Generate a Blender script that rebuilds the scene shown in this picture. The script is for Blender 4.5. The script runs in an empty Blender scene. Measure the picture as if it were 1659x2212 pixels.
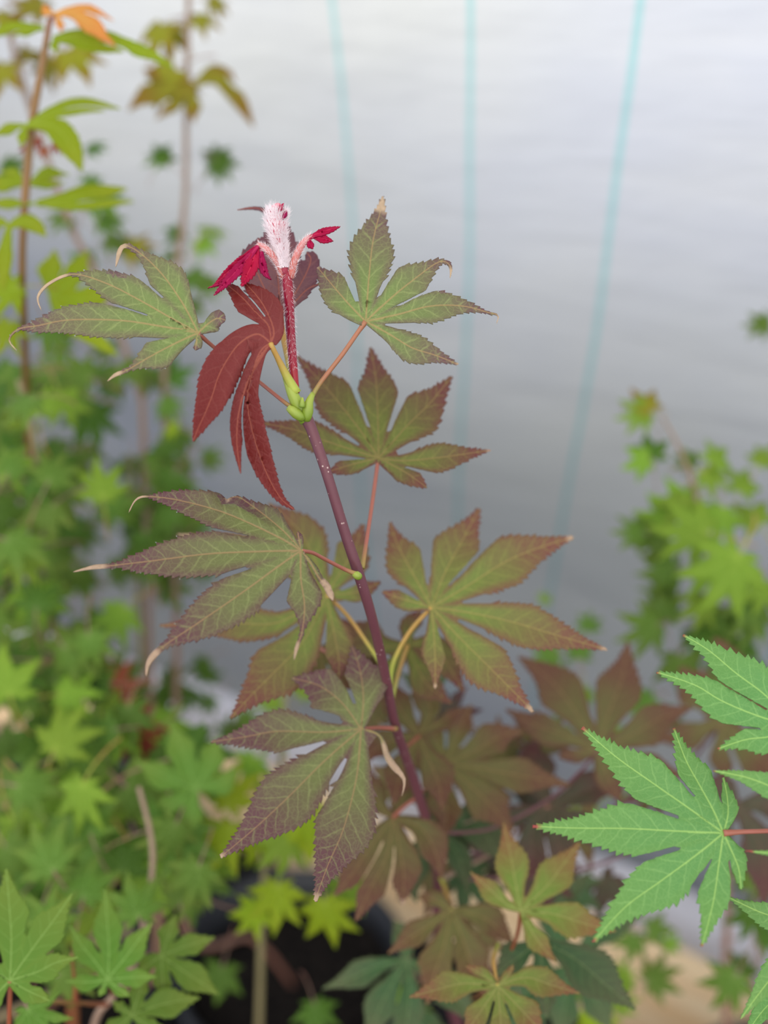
import bpy, bmesh, math, random
from mathutils import Vector, Matrix, geometry
R = math.radians
random.seed(7)
scn = bpy.context.scene
COL = scn.collection
# ------------------------------------------------------------------ camera
F = 2409.0
TILT = R(30)
cam_d = bpy.data.cameras.new('camera'); cam = bpy.data.objects.new('camera', cam_d); COL.objects.link(cam)
cam.location = (0, 0, 1.4)
cam.rotation_euler = (math.pi/2 - TILT, 0, 0)
cam_d.sensor_fit = 'VERTICAL'; cam_d.sensor_height = 24; cam_d.sensor_width = 18
cam_d.lens = 24*F/2212
cam_d.clip_start = .01
cam_d.dof.use_dof = True
cam_d.dof.focus_distance = .30
cam_d.dof.aperture_fstop = 3.8
scn.camera = cam
# ------------------------------------------------------------------ light
scn.view_settings.view_transform = 'Standard'; scn.view_settings.look = 'None'
scn.view_settings.gamma = 1; scn.view_settings.use_curve_mapping = False
scn.view_settings.exposure = 0.0
world = bpy.data.worlds.new('sky'); scn.world = world; world.use_nodes = True
wn = world.node_tree; bg = wn.nodes['Background']
tc = wn.nodes.new('ShaderNodeTexCoord'); vd = wn.nodes.new('ShaderNodeVectorMath'); vd.operation = 'DOT_PRODUCT'
wr = wn.nodes.new('ShaderNodeValToRGB')
vd.inputs[1].default_value = (0, -.60, .80)          # brightest overhead, towards the open side behind the camera
wn.links.new(tc.outputs['Generated'], vd.inputs[0]); wn.links.new(vd.outputs['Value'], wr.inputs[0])
wr.color_ramp.elements[0].position = 0.0; wr.color_ramp.elements[0].color = (.23, .28, .40, 1)
wr.color_ramp.elements[1].position = .9; wr.color_ramp.elements[1].color = (1.0, .99, .97, 1)
wn.links.new(wr.outputs[0], bg.inputs[0]); bg.inputs[1].default_value = 2.05
sd = bpy.data.lights.new('sun', 'SUN'); sun = bpy.data.objects.new('sun', sd); COL.objects.link(sun)
sd.energy = 11.0; sd.angle = R(27); sd.color = (1, .97, .92)
sun.rotation_euler = (R(-68), 0, R(10))     # hazy low sun from behind the film wall

# ------------------------------------------------------------------ helpers
CM = Matrix.Translation(cam.location) @ cam.rotation_euler.to_matrix().to_4x4()
CR = cam.rotation_euler.to_matrix()
CO = Vector(cam.location)
def P(x, y, d):
    "world point seen at photo position x, y, d metres in front of the lens"
    return CM @ Vector(((x-829.5)/F*d, -(y-1106)/F*d, -d))
def ray(x, y): return (CR @ Vector(((x-829.5)/F, -(y-1106)/F, -1)))
def at_z(x, y, z):
    r = ray(x, y); return CO + r*((z-CO.z)/r.z)
def S(r, g, b):
    return tuple(((c/255)/12.92 if c/255 <= .04045 else ((c/255+.055)/1.055)**2.4) for c in (r, g, b)) + (1,)
def link(name, me, mats=(), parent=None):
    o = bpy.data.objects.new(name, me); COL.objects.link(o)
    if me is not None:
        for m in mats:
            me.materials.append(m)
    if parent is not None: o.parent = parent
    return o
def tag(o, label=None, cat=None, group=None, kind=None):
    if label: o['label'] = label
    if cat: o['category'] = cat
    if group: o['group'] = group
    if kind: o['kind'] = kind
    return o
def thing(name, label, cat, loc=(0, 0, 0), group=None):
    o = bpy.data.objects.new(name, None); COL.objects.link(o); o.location = loc
    o.empty_display_size = .02
    return tag(o, label, cat, group or ('potted maple saplings' if name == 'maple_sapling' else None))
def put(o, root):
    "parent o (built in world coordinates) to a root without moving it"
    o.parent = root
    o.matrix_parent_inverse = Matrix.Translation(root.location).inverted()
    return o

class N:
    "tiny node helper"
    def __init__(s, name):
        s.m = bpy.data.materials.new(name); s.m.use_nodes = True
        s.t = s.m.node_tree; s.t.nodes.clear()
    def n(s, typ, **k):
        x = s.t.nodes.new('ShaderNode'+typ)
        for a, v in k.items(): setattr(x, a, v)
        return x
    def l(s, a, b): s.t.links.new(a, b)
    def setin(s, node, i, v):
        if hasattr(v, 'is_output') or isinstance(v, bpy.types.NodeSocket): s.l(v, node.inputs[i])
        else: node.inputs[i].default_value = v
    def math(s, op, a, b=0, c=0, clamp=False):
        x = s.n('Math', operation=op, use_clamp=clamp)
        s.setin(x, 0, a); s.setin(x, 1, b)
        if len(x.inputs) > 2: s.setin(x, 2, c)
        return x.outputs[0]
    def smooth(s, v, a, b, lo=0, hi=1):
        x = s.n('MapRange', interpolation_type='SMOOTHSTEP')
        for i, q in enumerate((v, a, b, lo, hi)): s.setin(x, i, q)
        return x.outputs[0]
    def mix(s, f, a, b):
        x = s.n('Mix', data_type='RGBA')
        s.setin(x, 0, f); s.setin(x, 6, a); s.setin(x, 7, b)
        return x.outputs[2]
    def noise(s, vec, scale, detail=3, rough=.5):
        x = s.n('TexNoise'); x.inputs['Scale'].default_value = scale
        x.inputs['Detail'].default_value = detail; x.inputs['Roughness'].default_value = rough
        if vec is not None: s.l(vec, x.inputs['Vector'])
        return x.outputs[0]
    def out(s, sh):
        o = s.n('OutputMaterial'); s.l(sh, o.inputs[0]); return s.m
    def princ(s, col, rough=.5, spec=.5, bump=None, **k):
        p = s.n('BsdfPrincipled'); s.setin(p, 'Base Color', col); s.setin(p, 'Roughness', rough)
        s.setin(p, 'Specular IOR Level', spec)
        for a, v in k.items(): s.setin(p, a, v)
        if bump is not None: s.l(bump, p.inputs['Normal'])
        return p.outputs[0]
    def bump(s, h, strength=.3, dist=.001):
        b = s.n('Bump'); b.inputs['Strength'].default_value = strength; b.inputs['Distance'].default_value = dist
        s.l(h, b.inputs['Height']); return b.outputs[0]

def leaf_mat(name, inner, outer, vein, rib, tip=1.0, edge=.6, bias=0., trans=.35, rough=.45, fine=True, mott=.5,
             dry=S(196, 166, 138), veinamt=.36, spec=.4, var=.15, gain=1.35):
    g = N(name)
    u1 = g.n('UVMap', uv_map='uv_t'); u2 = g.n('UVMap', uv_map='uv_s')
    a = g.n('SeparateXYZ'); g.l(u1.outputs[0], a.inputs[0]); b = g.n('SeparateXYZ'); g.l(u2.outputs[0], b.inputs[0])
    t, e = a.outputs[0], g.math('ABSOLUTE', a.outputs[1]); s_, v = b.outputs[0], g.math('ABSOLUTE', b.outputs[1])
    tcn = g.n('TexCoord').outputs['Object']
    n1 = g.noise(tcn, 95, 4, .6)
    tipf = g.math('MULTIPLY', g.smooth(t, .25, .95), tip)
    edf = g.math('MULTIPLY', g.smooth(e, .35, 1.1), edge)
    f = g.math('MAXIMUM', tipf, edf)
    f = g.math('ADD', f, g.math('MULTIPLY', g.math('SUBTRACT', n1, .5), mott))
    f = g.math('ADD', f, bias, clamp=True)
    col = g.mix(f, inner, outer)
    h = None
    # side veins
    ph = g.math('DIVIDE', g.math('SUBTRACT', s_, g.math('MULTIPLY', v, 1.05)), .0046)
    ph = g.math('ADD', ph, g.math('MULTIPLY', g.noise(tcn, 160, 3), .9))
    fr = g.math('FRACT', ph); d = g.math('MINIMUM', fr, g.math('SUBTRACT', 1.0, fr))
    side = g.math('MULTIPLY', g.smooth(d, .015, .11, 1, 0), g.smooth(e, .5, 1.0, 1, .25))
    col = g.mix(g.math('MULTIPLY', side, veinamt), col, vein)
    if fine:
        vo = g.n('TexVoronoi', feature='DISTANCE_TO_EDGE'); vo.inputs['Scale'].default_value = 640
        dn = g.n('TexNoise'); dn.inputs['Scale'].default_value = 260
        g.l(tcn, dn.inputs['Vector'])
        va = g.n('VectorMath', operation='MULTIPLY_ADD'); g.l(dn.outputs['Color'], va.inputs[0])
        va.inputs[1].default_value = (.003, .003, .003); g.l(tcn, va.inputs[2])
        g.l(va.outputs[0], vo.inputs['Vector'])
        ret = g.smooth(vo.outputs['Distance'], .0, .12, 1, 0)
        col = g.mix(g.math('MULTIPLY', ret, veinamt*.55), col, vein)
        h = g.math('MULTIPLY', ret, -.35)
    mid = g.smooth(v, .00006, g.math('MULTIPLY_ADD', t, -.00025, .00046), 1, 0)
    col = g.mix(g.math('MULTIPLY', mid, .65), col, rib)
    hh = g.math('ADD', g.math('MULTIPLY', side, -.5), g.math('MULTIPLY', mid, -.9))
    h = hh if h is None else g.math('ADD', h, hh)
    dr = g.n('Attribute', attribute_name='dry').outputs['Fac']
    dryc = g.mix(g.noise(tcn, 700, 3), dry, tuple(c*.6 for c in dry[:3])+(1,))
    col = g.mix(dr, col, dryc)
    oi = g.n('ObjectInfo').outputs['Random']
    hs = g.n('HueSaturation'); g.l(col, hs.inputs['Color'])
    g.l(g.math('MULTIPLY_ADD', oi, .022, .473 if not fine else .489), hs.inputs['Hue'])
    g.l(g.math('MULTIPLY_ADD', oi, 2*var*gain, (1-var)*gain), hs.inputs['Value'])
    col = hs.outputs[0]
    if not fine: spec = .2
    bp = g.bump(h, .35, .0004)
    p = g.princ(col, rough, spec, bp)
    tr = g.n('BsdfTranslucent'); g.l(col, tr.inputs[0]); g.l(bp, tr.inputs['Normal'])
    ms = g.n('MixShader'); ms.inputs[0].default_value = trans
    g.l(p, ms.inputs[1]); g.l(tr.outputs[0], ms.inputs[2])
    return g.out(ms.outputs[0])

def stalk_mat(name, c0, c1, pos=(.0, 1.), rough=.4, speck=None, fuzz=False, trans=0.):
    "colour runs along the stalk (uv x: 0 base, 1 far end)"
    g = N(name)
    u = g.n('UVMap', uv_map='uv_t'); a = g.n('SeparateXYZ'); g.l(u.outputs[0], a.inputs[0])
    tcn = g.n('TexCoord').outputs['Object']
    f = g.smooth(a.outputs[0], pos[0], pos[1])
    col = g.mix(f, c0, c1)
    nz = g.noise(tcn, 300, 3)
    col = g.mix(g.math('MULTIPLY', nz, .35), col, tuple(c*.45 for c in c0[:3])+(1,))
    if speck:
        vo = g.n('TexVoronoi'); vo.inputs['Scale'].default_value = 620; g.l(tcn, vo.inputs['Vector'])
        sp = g.smooth(vo.outputs['Distance'], .10, .2, 1, 0)
        n2 = g.smooth(g.noise(tcn, 160, 2), .5, .6)
        col = g.mix(g.math('MULTIPLY', g.math('MULTIPLY', sp, n2), .8), col, speck)
    bp = g.bump(nz, .3, .0005)
    return g.out(g.princ(col, rough, .5, bp))

# ------------------------------------------------------------------ leaf geometry
PROF = [(0, .14), (.1, .29), (.2, .43), (.3, .60), (.4, .81), (.5, .97), (.54, 1.), (.63, .86), (.72, .60), (.80, .38), (.88, .21), (.95, .10), (1, .02)]
POINT = [(0, .2), (.1, .38), (.2, .58), (.3, .78), (.4, .95), (.45, 1.), (.54, .9), (.64, .68), (.73, .46), (.81, .30), (.89, .17), (.95, .09), (1, .02)]
BLUNT = [(0, .2), (.2, .6), (.4, .95), (.6, 1.), (.8, .85), (.92, .5), (1, .05)]
SLIM = [(0, .35), (.15, .6), (.3, .8), (.45, 1.), (.6, .95), (.75, .7), (.88, .36), (1, .03)]
def interp(tab, t):
    for (a, va), (b, vb) in zip(tab, tab[1:]):
        if t <= b:
            k = (t-a)/(b-a); return va+(vb-va)*k
    return tab[-1][1]
def spline(pts, step=5.):
    "smooth path through points (tuples of any length); returns points and arc lengths"
    pts = [Vector(p) for p in pts]
    if len(pts) == 2: pts = [pts[0], (pts[0]+pts[1])/2, pts[1]]
    out = [pts[0]]
    for i in range(len(pts)-1):
        p0 = pts[max(i-1, 0)]; p1 = pts[i]; p2 = pts[i+1]; p3 = pts[min(i+2, len(pts)-1)]
        n = max(2, int((p2-p1).length/step))
        for k in range(1, n+1):
            t = k/n
            out.append(.5*((2*p1)+(p2-p0)*t+(2*p0-5*p1+4*p2-p3)*t*t+(3*p1-p0-3*p2+p3)*t**3))
    acc = [0.]
    for a, b in zip(out, out[1:]): acc.append(acc[-1]+(b-a).length)
    return out, acc
def sample(path, acc, s):
    s = min(max(s, 0), acc[-1])
    lo, hi = 0, len(acc)-1
    while hi-lo > 1:
        m = (lo+hi)//2
        if acc[m] <= s: lo = m
        else: hi = m
    k = (s-acc[lo])/max(acc[hi]-acc[lo], 1e-9)
    p = path[lo].lerp(path[hi], k)
    a = path[max(lo-1, 0)]; b = path[min(hi+1, len(path)-1)]
    d = (b-a).normalized()
    return p, d

def lobe(pts, W, tail=0, dry=2., dz=0., prof=PROF, teeth=1., tw=2.2):
    "pts from near the centre to the tip in photo px; the last `tail` of them form a thin withered tail"
    return dict(pts=pts, W=W, tail=tail, dry=dry, dz=dz, prof=prof, teeth=teeth, tw=tw)

def leaf_data(name, c, lobes, mapper, mpp, grid=10., tooth=14., amp=.12, fold=.22, web=.2, ts=.24, gap=1.2, seed=1, thick=.00022, wav=.0, ky=.4):
    rnd = random.Random(seed)
    L = []
    for lb in lobes:
        path, acc = spline([Vector(c)]+[Vector(p) for p in lb['pts']], 4.)
        body = acc[-1]
        if lb['tail']:
            pb, ab = spline([Vector(c)]+[Vector(p) for p in lb['pts'][:-lb['tail']]], 4.)
            body = ab[-1]
        L.append(dict(lb, path=path, acc=acc, len=acc[-1], body=body))
    def width(q, s):
        w = q['W']*interp(q['prof'], min(s/q['body'], 1))
        if q['tail']:
            w = max(w, q['tw']*min(1, (q['len']-s)/(q['len']*.12)+.15) if s > q['body']*.5 else 0)
        return w
    cv = Vector(c)
    def ang(q):
        p, _ = sample(q['path'], q['acc'], q['len']*.3); d = p-cv; return math.atan2(d.y, d.x)
    order = sorted(L, key=ang)
    for q in L: q['nb'] = {1: None, -1: None}
    if len(L) > 1:
        for i, a in enumerate(order):
            b = order[(i+1) % len(order)]; da = (ang(b)-ang(a)) % (2*math.pi)
            if 0 < da < R(85):
                a['nb'][1] = b; b['nb'][-1] = a
    for q in L:
        q['bodyp'] = [p for p, s_ in zip(q['path'], q['acc']) if s_ <= q['body']*.96][::2]
    def wclamp(q, s, sg):
        "half width on one side, kept clear of the neighbouring lobe beyond the sinus"
        w = width(q, s)
        nb_ = q['nb'][sg]
        if nb_ is None or s < ts*q['len'] or s > q['body']: return w
        p, d = sample(q['path'], q['acc'], s)
        dn = min((p-x).length for x in nb_['bodyp'])
        lim = dn*.5*q['W']/(.5*(q['W']+nb_['W']))**1.0-(gap+.010*(s-ts*q['len']))
        return max(min(w, lim), min(w, 2.5))
    polys = []
    for q in L:
        side = []
        for sg in (1, -1):
            row = []; s = 0.
            while s < q['len']*.995:
                w = wclamp(q, s, sg)
                full = w >= width(q, s)-.5
                frac = s/q['len']
                te = tooth*(.75+.5*rnd.random())*(1 if frac < .75 else .8)
                if frac < .3 or q['teeth'] == 0 or s > q['body']*.985:
                    row.append((s, w)); s += te*.6
                else:
                    A = amp*q['W']*q['teeth']*(.6+.8*rnd.random())*min(1, w/(q['W']*.4)+.25)*(1 if full else .18)
                    row.append((s, w))
                    s2 = min(s+te, q['len']*.995); w2 = wclamp(q, s2, sg)
                    row.append((s+te*.35, wclamp(q, s+te*.35, sg)+A*.35))
                    row.append((s+te*.78, wclamp(q, s+te*.78, sg)+A*.75))
                    row.append((min(s+te*1.05, q['len']*.997), w2+A))
                    s = s2+te*.02
            pp = []
            for (s1, w1) in row:
                p, d = sample(q['path'], q['acc'], s1)
                nrm = Vector((-d.y, d.x))*sg    # sg 1: towards growing angle
                pp.append(p+nrm*w1)
            side.append(pp)
        poly = side[0]+[q['path'][-1].copy()]+side[1][::-1]
        polys.append(poly)
    # webs between neighbouring lobes
    if web > 0 and len(L) > 1:
        for i in range(len(order)):
            a, b = order[i], order[(i+1) % len(order)]
            da = (ang(b)-ang(a)) % (2*math.pi)
            if 0 < da < R(80):
                pa, _ = sample(a['path'], a['acc'], web*a['len']); pb, _ = sample(b['path'], b['acc'], web*b['len'])
                md = cv+((pa+pb)/2-cv)*.97
                polys.append([cv.copy(), pa, md, pb] if da > 0 else [cv.copy(), pb, md, pa])
    pts = []; faces = []
    for poly in polys:
        idx = []
        for p in poly:
            idx.append(len(pts)); pts.append(Vector((p.x, p.y)))
        ar = sum(poly[i].x*poly[(i+1) % len(poly)].y-poly[(i+1) % len(poly)].x*poly[i].y for i in range(len(poly)))
        if ar < 0: idx.reverse()
        faces.append(idx)
    # interior points: ribs and grid
    extra = []
    for q in L:
        s = 4.
        while s < q['body']*.97:
            extra.append(sample(q['path'], q['acc'], s)[0]); s += grid*.7
    x0 = min(p.x for p in pts); x1 = max(p.x for p in pts); y0 = min(p.y for p in pts); y1 = max(p.y for p in pts)
    yy = y0; k = 0
    while yy < y1:
        xx = x0+(grid/2 if k % 2 else 0)
        while xx < x1:
            extra.append(Vector((xx+rnd.uniform(-1, 1), yy+rnd.uniform(-1, 1)))); xx += grid
        yy += grid*.87; k += 1
    vs = pts+[Vector((p.x, p.y)) for p in extra]
    r = geometry.delaunay_2d_cdt(vs, [], faces, 1, 1e-3)
    V2, T = r[0], r[2]
    segs = []
    for q in L:
        P_ = q['path'][::2]+([q['path'][-1]] if len(q['path']) % 2 == 0 else [])
        A_ = q['acc'][::2]+([q['acc'][-1]] if len(q['path']) % 2 == 0 else [])
        segs.append((P_, A_))
    def near(q, i, p):
        P_, A_ = segs[i]
        bi = min(range(len(P_)), key=lambda j: (P_[j].x-p.x)**2+(P_[j].y-p.y)**2)
        best = None
        for j in (bi-1, bi):
            if j < 0 or j+1 >= len(P_): continue
            a, b = P_[j], P_[j+1]; ab = b-a
            k = max(0, min(1, (p-a).dot(ab)/max(ab.length_squared, 1e-9)))
            h = a+ab*k; dd = (p-h).length
            if best is None or dd < best[0]:
                sg = 1 if ab.x*(p.y-a.y)-ab.y*(p.x-a.x) > 0 else -1
                best = (dd, A_[j]+(A_[j+1]-A_[j])*k, sg)
        return best
    info = []; co = []; dry = []
    for p in V2:
        nb = [near(q, i, p) for i, q in enumerate(L)]
        info.append(nb)
        sw = 0; z = 0; dr = 0
        for q, (dd, s, sg) in zip(L, nb):
            w = 1/(dd/max(q['W'], 6)+.12)**4
            t = s/q['len']
            zz = q['dz']*t**1.6-fold*dd*mpp*min(1, t*3)
            zz += wav*math.sin(s*.06+q['W'])*min(1, t*2)+.35*wav*math.sin(s*.19+sg*2)*dd/max(q['W'], 6)
            z += w*zz; sw += w
            dr += w*max(0, min(1, (t-q['dry'])/.03))*(1 if dd < 1.7*max(width(q, s), 3) else 0)
        z /= sw
        z += ky*(c[1]-p.y)*mpp
        co.append(mapper(p.x, p.y, z)); dry.append(dr/sw)
    bm = bmesh.new()
    dl = bm.verts.layers.float.new('dry')
    ut = bm.loops.layers.uv.new('uv_t'); us = bm.loops.layers.uv.new('uv_s')
    bv = [bm.verts.new(v) for v in co]
    for v, dv in zip(bv, dry): v[dl] = dv
    for tri in T:
        cen = (V2[tri[0]]+V2[tri[1]]+V2[tri[2]])/3
        bi = min(range(len(L)), key=lambda i: near(L[i], i, cen)[0]/max(L[i]['W'], 8))
        try: f = bm.faces.new([bv[i] for i in tri])
        except ValueError: continue
        f.smooth = True
        q = L[bi]
        for lp, vi in zip(f.loops, tri):
            dd, s, sg = info[vi][bi]
            lp[ut].uv = (s/q['len'], sg*dd/max(width(q, s), 4))
            lp[us].uv = (s*mpp, sg*dd*mpp)
    for v in list(bm.verts):
        if not v.link_faces: bm.verts.remove(v)
    bmesh.ops.remove_doubles(bm, verts=bm.verts[:], dist=mpp*.8)
    bmesh.ops.dissolve_degenerate(bm, edges=bm.edges[:], dist=mpp*.3)
    # real thickness
    bm.normal_update()
    tops = bm.faces[:]
    bnd = [(e.verts[0], e.verts[1], e.link_faces[0]) for e in bm.edges if len(e.link_faces) == 1]
    low = {}
    for v in bm.verts[:]:
        w = bm.verts.new(v.co-v.normal*thick); w[dl] = v[dl]; low[v] = w
    for f in tops:
        g2 = bm.faces.new([low[v] for v in reversed(f.verts)]); g2.smooth = True
        for lp, src in zip(g2.loops, reversed(f.loops)): lp[ut].uv = src[ut].uv; lp[us].uv = src[us].uv
    for a, b, f in bnd:
        lu = {lp.vert: (lp[ut].uv.copy(), lp[us].uv.copy()) for lp in f.loops}
        fs = f.loops[0]; order_ = [lp.vert for lp in f.loops]
        ia = order_.index(a); fw = order_[(ia+1) % len(order_)] == b
        q = (b, a, low[a], low[b]) if fw else (a, b, low[b], low[a])
        g2 = bm.faces.new(q); g2.smooth = True
        for lp, k_ in zip(g2.loops, ((b, a, a, b) if fw else (a, b, b, a))): lp[ut].uv, lp[us].uv = lu[k_]
    me = bpy.data.meshes.new(name); bm.to_mesh(me); bm.free()
    return me

def tube_bm(bm, pts, radii, n=10, mat=0, cap=True, u0=0., u1=1.):
    "tube through world points; radii per point"
    ut = bm.loops.layers.uv.get('uv_t') or bm.loops.layers.uv.new('uv_t')
    path, acc = spline([tuple(p)+(r,) for p, r in zip([Vector(p) for p in pts], radii)], max(.0015, min(radii)*1.5) if len(pts) > 1 else .002)
    rings = []; N_ = len(path)
    up = Vector((.3, .2, 1)).normalized()
    prev = None
    for i, q in enumerate(path):
        a = path[max(i-1, 0)]; b = path[min(i+1, N_-1)]
        d = (Vector(b[:3])-Vector(a[:3])).normalized()
        x = (prev - d*prev.dot(d)) if prev is not None else d.cross(up)
        if x.length < 1e-6: x = d.cross(Vector((1, 0, 0)))
        x.normalize(); prev = x; y = d.cross(x)
        rr = max(q[3], 1e-5)
        rings.append([bm.verts.new(Vector(q[:3])+(x*math.cos(k*2*math.pi/n)+y*math.sin(k*2*math.pi/n))*rr) for k in range(n)])
    for i in range(N_-1):
        for k in range(n):
            f = bm.faces.new([rings[i][k], rings[i][(k+1) % n], rings[i+1][(k+1) % n], rings[i+1][k]])
            f.smooth = True; f.material_index = mat
            tt = (i/(N_-1), (i+1)/(N_-1))
            for lp, t in zip(f.loops, (tt[0], tt[0], tt[1], tt[1])): lp[ut].uv = (u0+(u1-u0)*t, k/n)
    if cap:
        for ring in (rings[0][::-1], rings[-1]):
            f = bm.faces.new(ring); f.material_index = mat
    return bm
def tube(name, pts, radii, mat, parent, n=10):
    bm = bmesh.new(); tube_bm(bm, pts, radii, n)
    bmesh.ops.recalc_face_normals(bm, faces=bm.faces[:])
    me = bpy.data.meshes.new(name); bm.to_mesh(me); bm.free()
    return link(name, me, [mat], parent)
def pxtube(name, pts, mat, root_or_part, n=10):
    "pts: (x, y, depth, radius px)"
    return tube(name, [P(x, y, d) for x, y, d, r in pts], [r*d/F for x, y, d, r in pts], mat, root_or_part, n)

droplets = N('water droplets')
droplets = droplets.out(droplets.princ((1, 1, 1, 1), .03, .5, None, **{'Transmission Weight': 1.0, 'IOR': 1.33}))
def stem_from(base, pts, mat, n=14):
    "a stem rising from its pot, then through photo points (x, y, depth, radius px)"
    b = Vector(base); w = [P(x, y, d) for x, y, d, r in pts]; rr = [r*d/F for x, y, d, r in pts]
    k = b.lerp(w[0], .5)+Vector((0, 0, .02))
    return tube('stem', [b, k]+w, [rr[0]*1.3, rr[0]*1.15]+rr, mat, None, n)
def hero_leaf(root, c, d, lobes, mat, petiole=None, pmat=None, label=None, drops=0, name='leaf', **k):
    mpp = d/F
    ky = k.get('ky', .4)
    me = leaf_data(name, c, lobes, lambda x, y, z: P(x, y, d+z), mpp, **k)
    o = link(name, me, [mat]); put(o, root)
    if label: o['label'] = label
    if petiole:
        pt = [(x, y, dd, r) for x, y, dd, r in petiole]
        p = pxtube('petiole', pt, pmat, None, 10); p.parent = o; p.matrix_parent_inverse = o.matrix_parent_inverse.copy()
        p.matrix_parent_inverse = Matrix.Translation(root.location).inverted() @ Matrix.Identity(4)
        p.matrix_parent_inverse = Matrix.Identity(4)
    if drops:
        rnd = random.Random(len(me.vertices))
        bm = bmesh.new(); src = bmesh.new(); src.from_mesh(me)
        be = [v.co.copy() for v in src.verts if any(e.calc_face_angle(0) > 1.2 for e in v.link_edges if len(e.link_faces) == 2)]
        src.free()
        for i in range(drops):
            q = rnd.choice(be) if be else None
            if q is None: break
            bmesh.ops.create_icosphere(bm, subdivisions=2, radius=rnd.uniform(.7, 1.7)*mpp, matrix=Matrix.Translation(q+Vector((0, -.0002, .0001))))
        for f in bm.faces: f.smooth = True
        dm = bpy.data.meshes.new('water_droplets'); bm.to_mesh(dm); bm.free()
        w = link('water_droplets', dm, [droplets], o); w['kind'] = 'stuff'; w['label'] = 'tiny clear water droplets along the leaf margin'
    return o

# ------------------------------------------------------------------ materials
RIB = S(170, 120, 80)
m_pgreen = leaf_mat('green leaf flushed purple', S(110, 124, 66), S(100, 70, 72), S(150, 158, 96), S(160, 128, 88), tip=1.0, edge=.65, bias=.04, trans=.28, gain=1.25)
m_purple = leaf_mat('purple green leaf', S(108, 120, 62), S(96, 62, 64), S(150, 158, 96), S(160, 128, 88), tip=1.1, edge=.7, bias=.2, trans=.28, gain=1.2, veinamt=.3)
m_olivered = leaf_mat('olive leaf with red margin', S(112, 126, 56), S(118, 70, 62), S(158, 160, 78), S(160, 140, 80), tip=.95, edge=.75, bias=.08, trans=.38, veinamt=.26, mott=.8)
m_redbrown = leaf_mat('red brown leaf', S(98, 98, 48), S(100, 66, 46), S(130, 118, 70), S(140, 116, 70), tip=1.1, edge=.75, bias=.12, trans=.38, gain=1.5, veinamt=.25, mott=.8)
m_darkpurple = leaf_mat('dark purple leaf', S(62, 66, 44), S(82, 42, 44), S(95, 90, 60), S(110, 70, 60), tip=1, edge=.7, bias=.15, trans=.3)
m_darkgreen = leaf_mat('dark blue green leaf', S(52, 84, 44), S(96, 80, 56), S(90, 120, 70), S(110, 130, 80), tip=.5, edge=.4, trans=.3)
m_yolive = leaf_mat('yellow olive leaf with red tips', S(116, 136, 52), S(140, 86, 60), S(160, 166, 84), S(165, 160, 90), tip=.9, edge=.5, bias=0., trans=.4, gain=1.22, veinamt=.26, mott=.7)
m_red = leaf_mat('young red leaf', S(128, 46, 52), S(118, 26, 34), S(150, 72, 70), S(176, 88, 74), tip=.9, edge=.4, trans=.38, veinamt=.25, dry=S(90, 30, 25), gain=1.15, var=.04)
m_plum = leaf_mat('young plum leaf', S(128, 84, 84), S(104, 56, 66), S(150, 100, 86), S(180, 110, 80), tip=.9, edge=.4, trans=.35, veinamt=.3)
m_crim = leaf_mat('furled crimson leaf', S(186, 16, 52), S(160, 10, 44), S(215, 50, 70), S(220, 60, 80), tip=.5, edge=.5, trans=.4, veinamt=.2, fine=False, gain=1.1)
m_green = leaf_mat('fresh green leaf', S(104, 158, 84), S(118, 160, 70), S(160, 205, 120), S(178, 218, 118), tip=.5, edge=.3, trans=.3, mott=.3, veinamt=.28, dry=S(190, 90, 80), rough=.5, var=.03, gain=1.05)
m_mid = leaf_mat('mid green leaf', S(92, 136, 48), S(120, 140, 54), S(130, 172, 84), S(145, 182, 95), tip=.55, edge=.2, trans=.35, mott=.3, veinamt=.25, fine=False, dry=S(170, 130, 90), gain=1.03)
m_deep = leaf_mat('deep green leaf', S(68, 110, 32), S(84, 118, 36), S(96, 140, 68), S(112, 150, 80), tip=.4, edge=.2, trans=.35, veinamt=.2, fine=False, gain=1.2)
m_lime = leaf_mat('lime green leaf', S(150, 182, 34), S(170, 180, 44), S(175, 204, 74), S(180, 210, 84), tip=.4, edge=.3, trans=.5, veinamt=.2, fine=False, gain=1.05)
m_light = leaf_mat('pale green leaf', S(132, 176, 58), S(140, 176, 56), S(165, 205, 95), S(180, 215, 90), tip=.4, edge=.2, trans=.45, veinamt=.25, fine=False, gain=1.03)
m_olive = leaf_mat('olive bronze leaf', S(140, 148, 36), S(150, 116, 40), S(160, 160, 60), S(160, 130, 60), tip=.8, edge=.5, trans=.45, veinamt=.2, fine=False)
m_orange = leaf_mat('orange young leaf', S(226, 184, 90), S(232, 166, 80), S(236, 196, 110), S(236, 204, 110), tip=.8, edge=.6, trans=.5, veinamt=.2, fine=False, gain=1.1)
m_brown = leaf_mat('withered brown leaf', S(150, 92, 50), S(140, 80, 48), S(165, 110, 70), S(165, 110, 70), trans=.35, fine=False)

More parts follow.
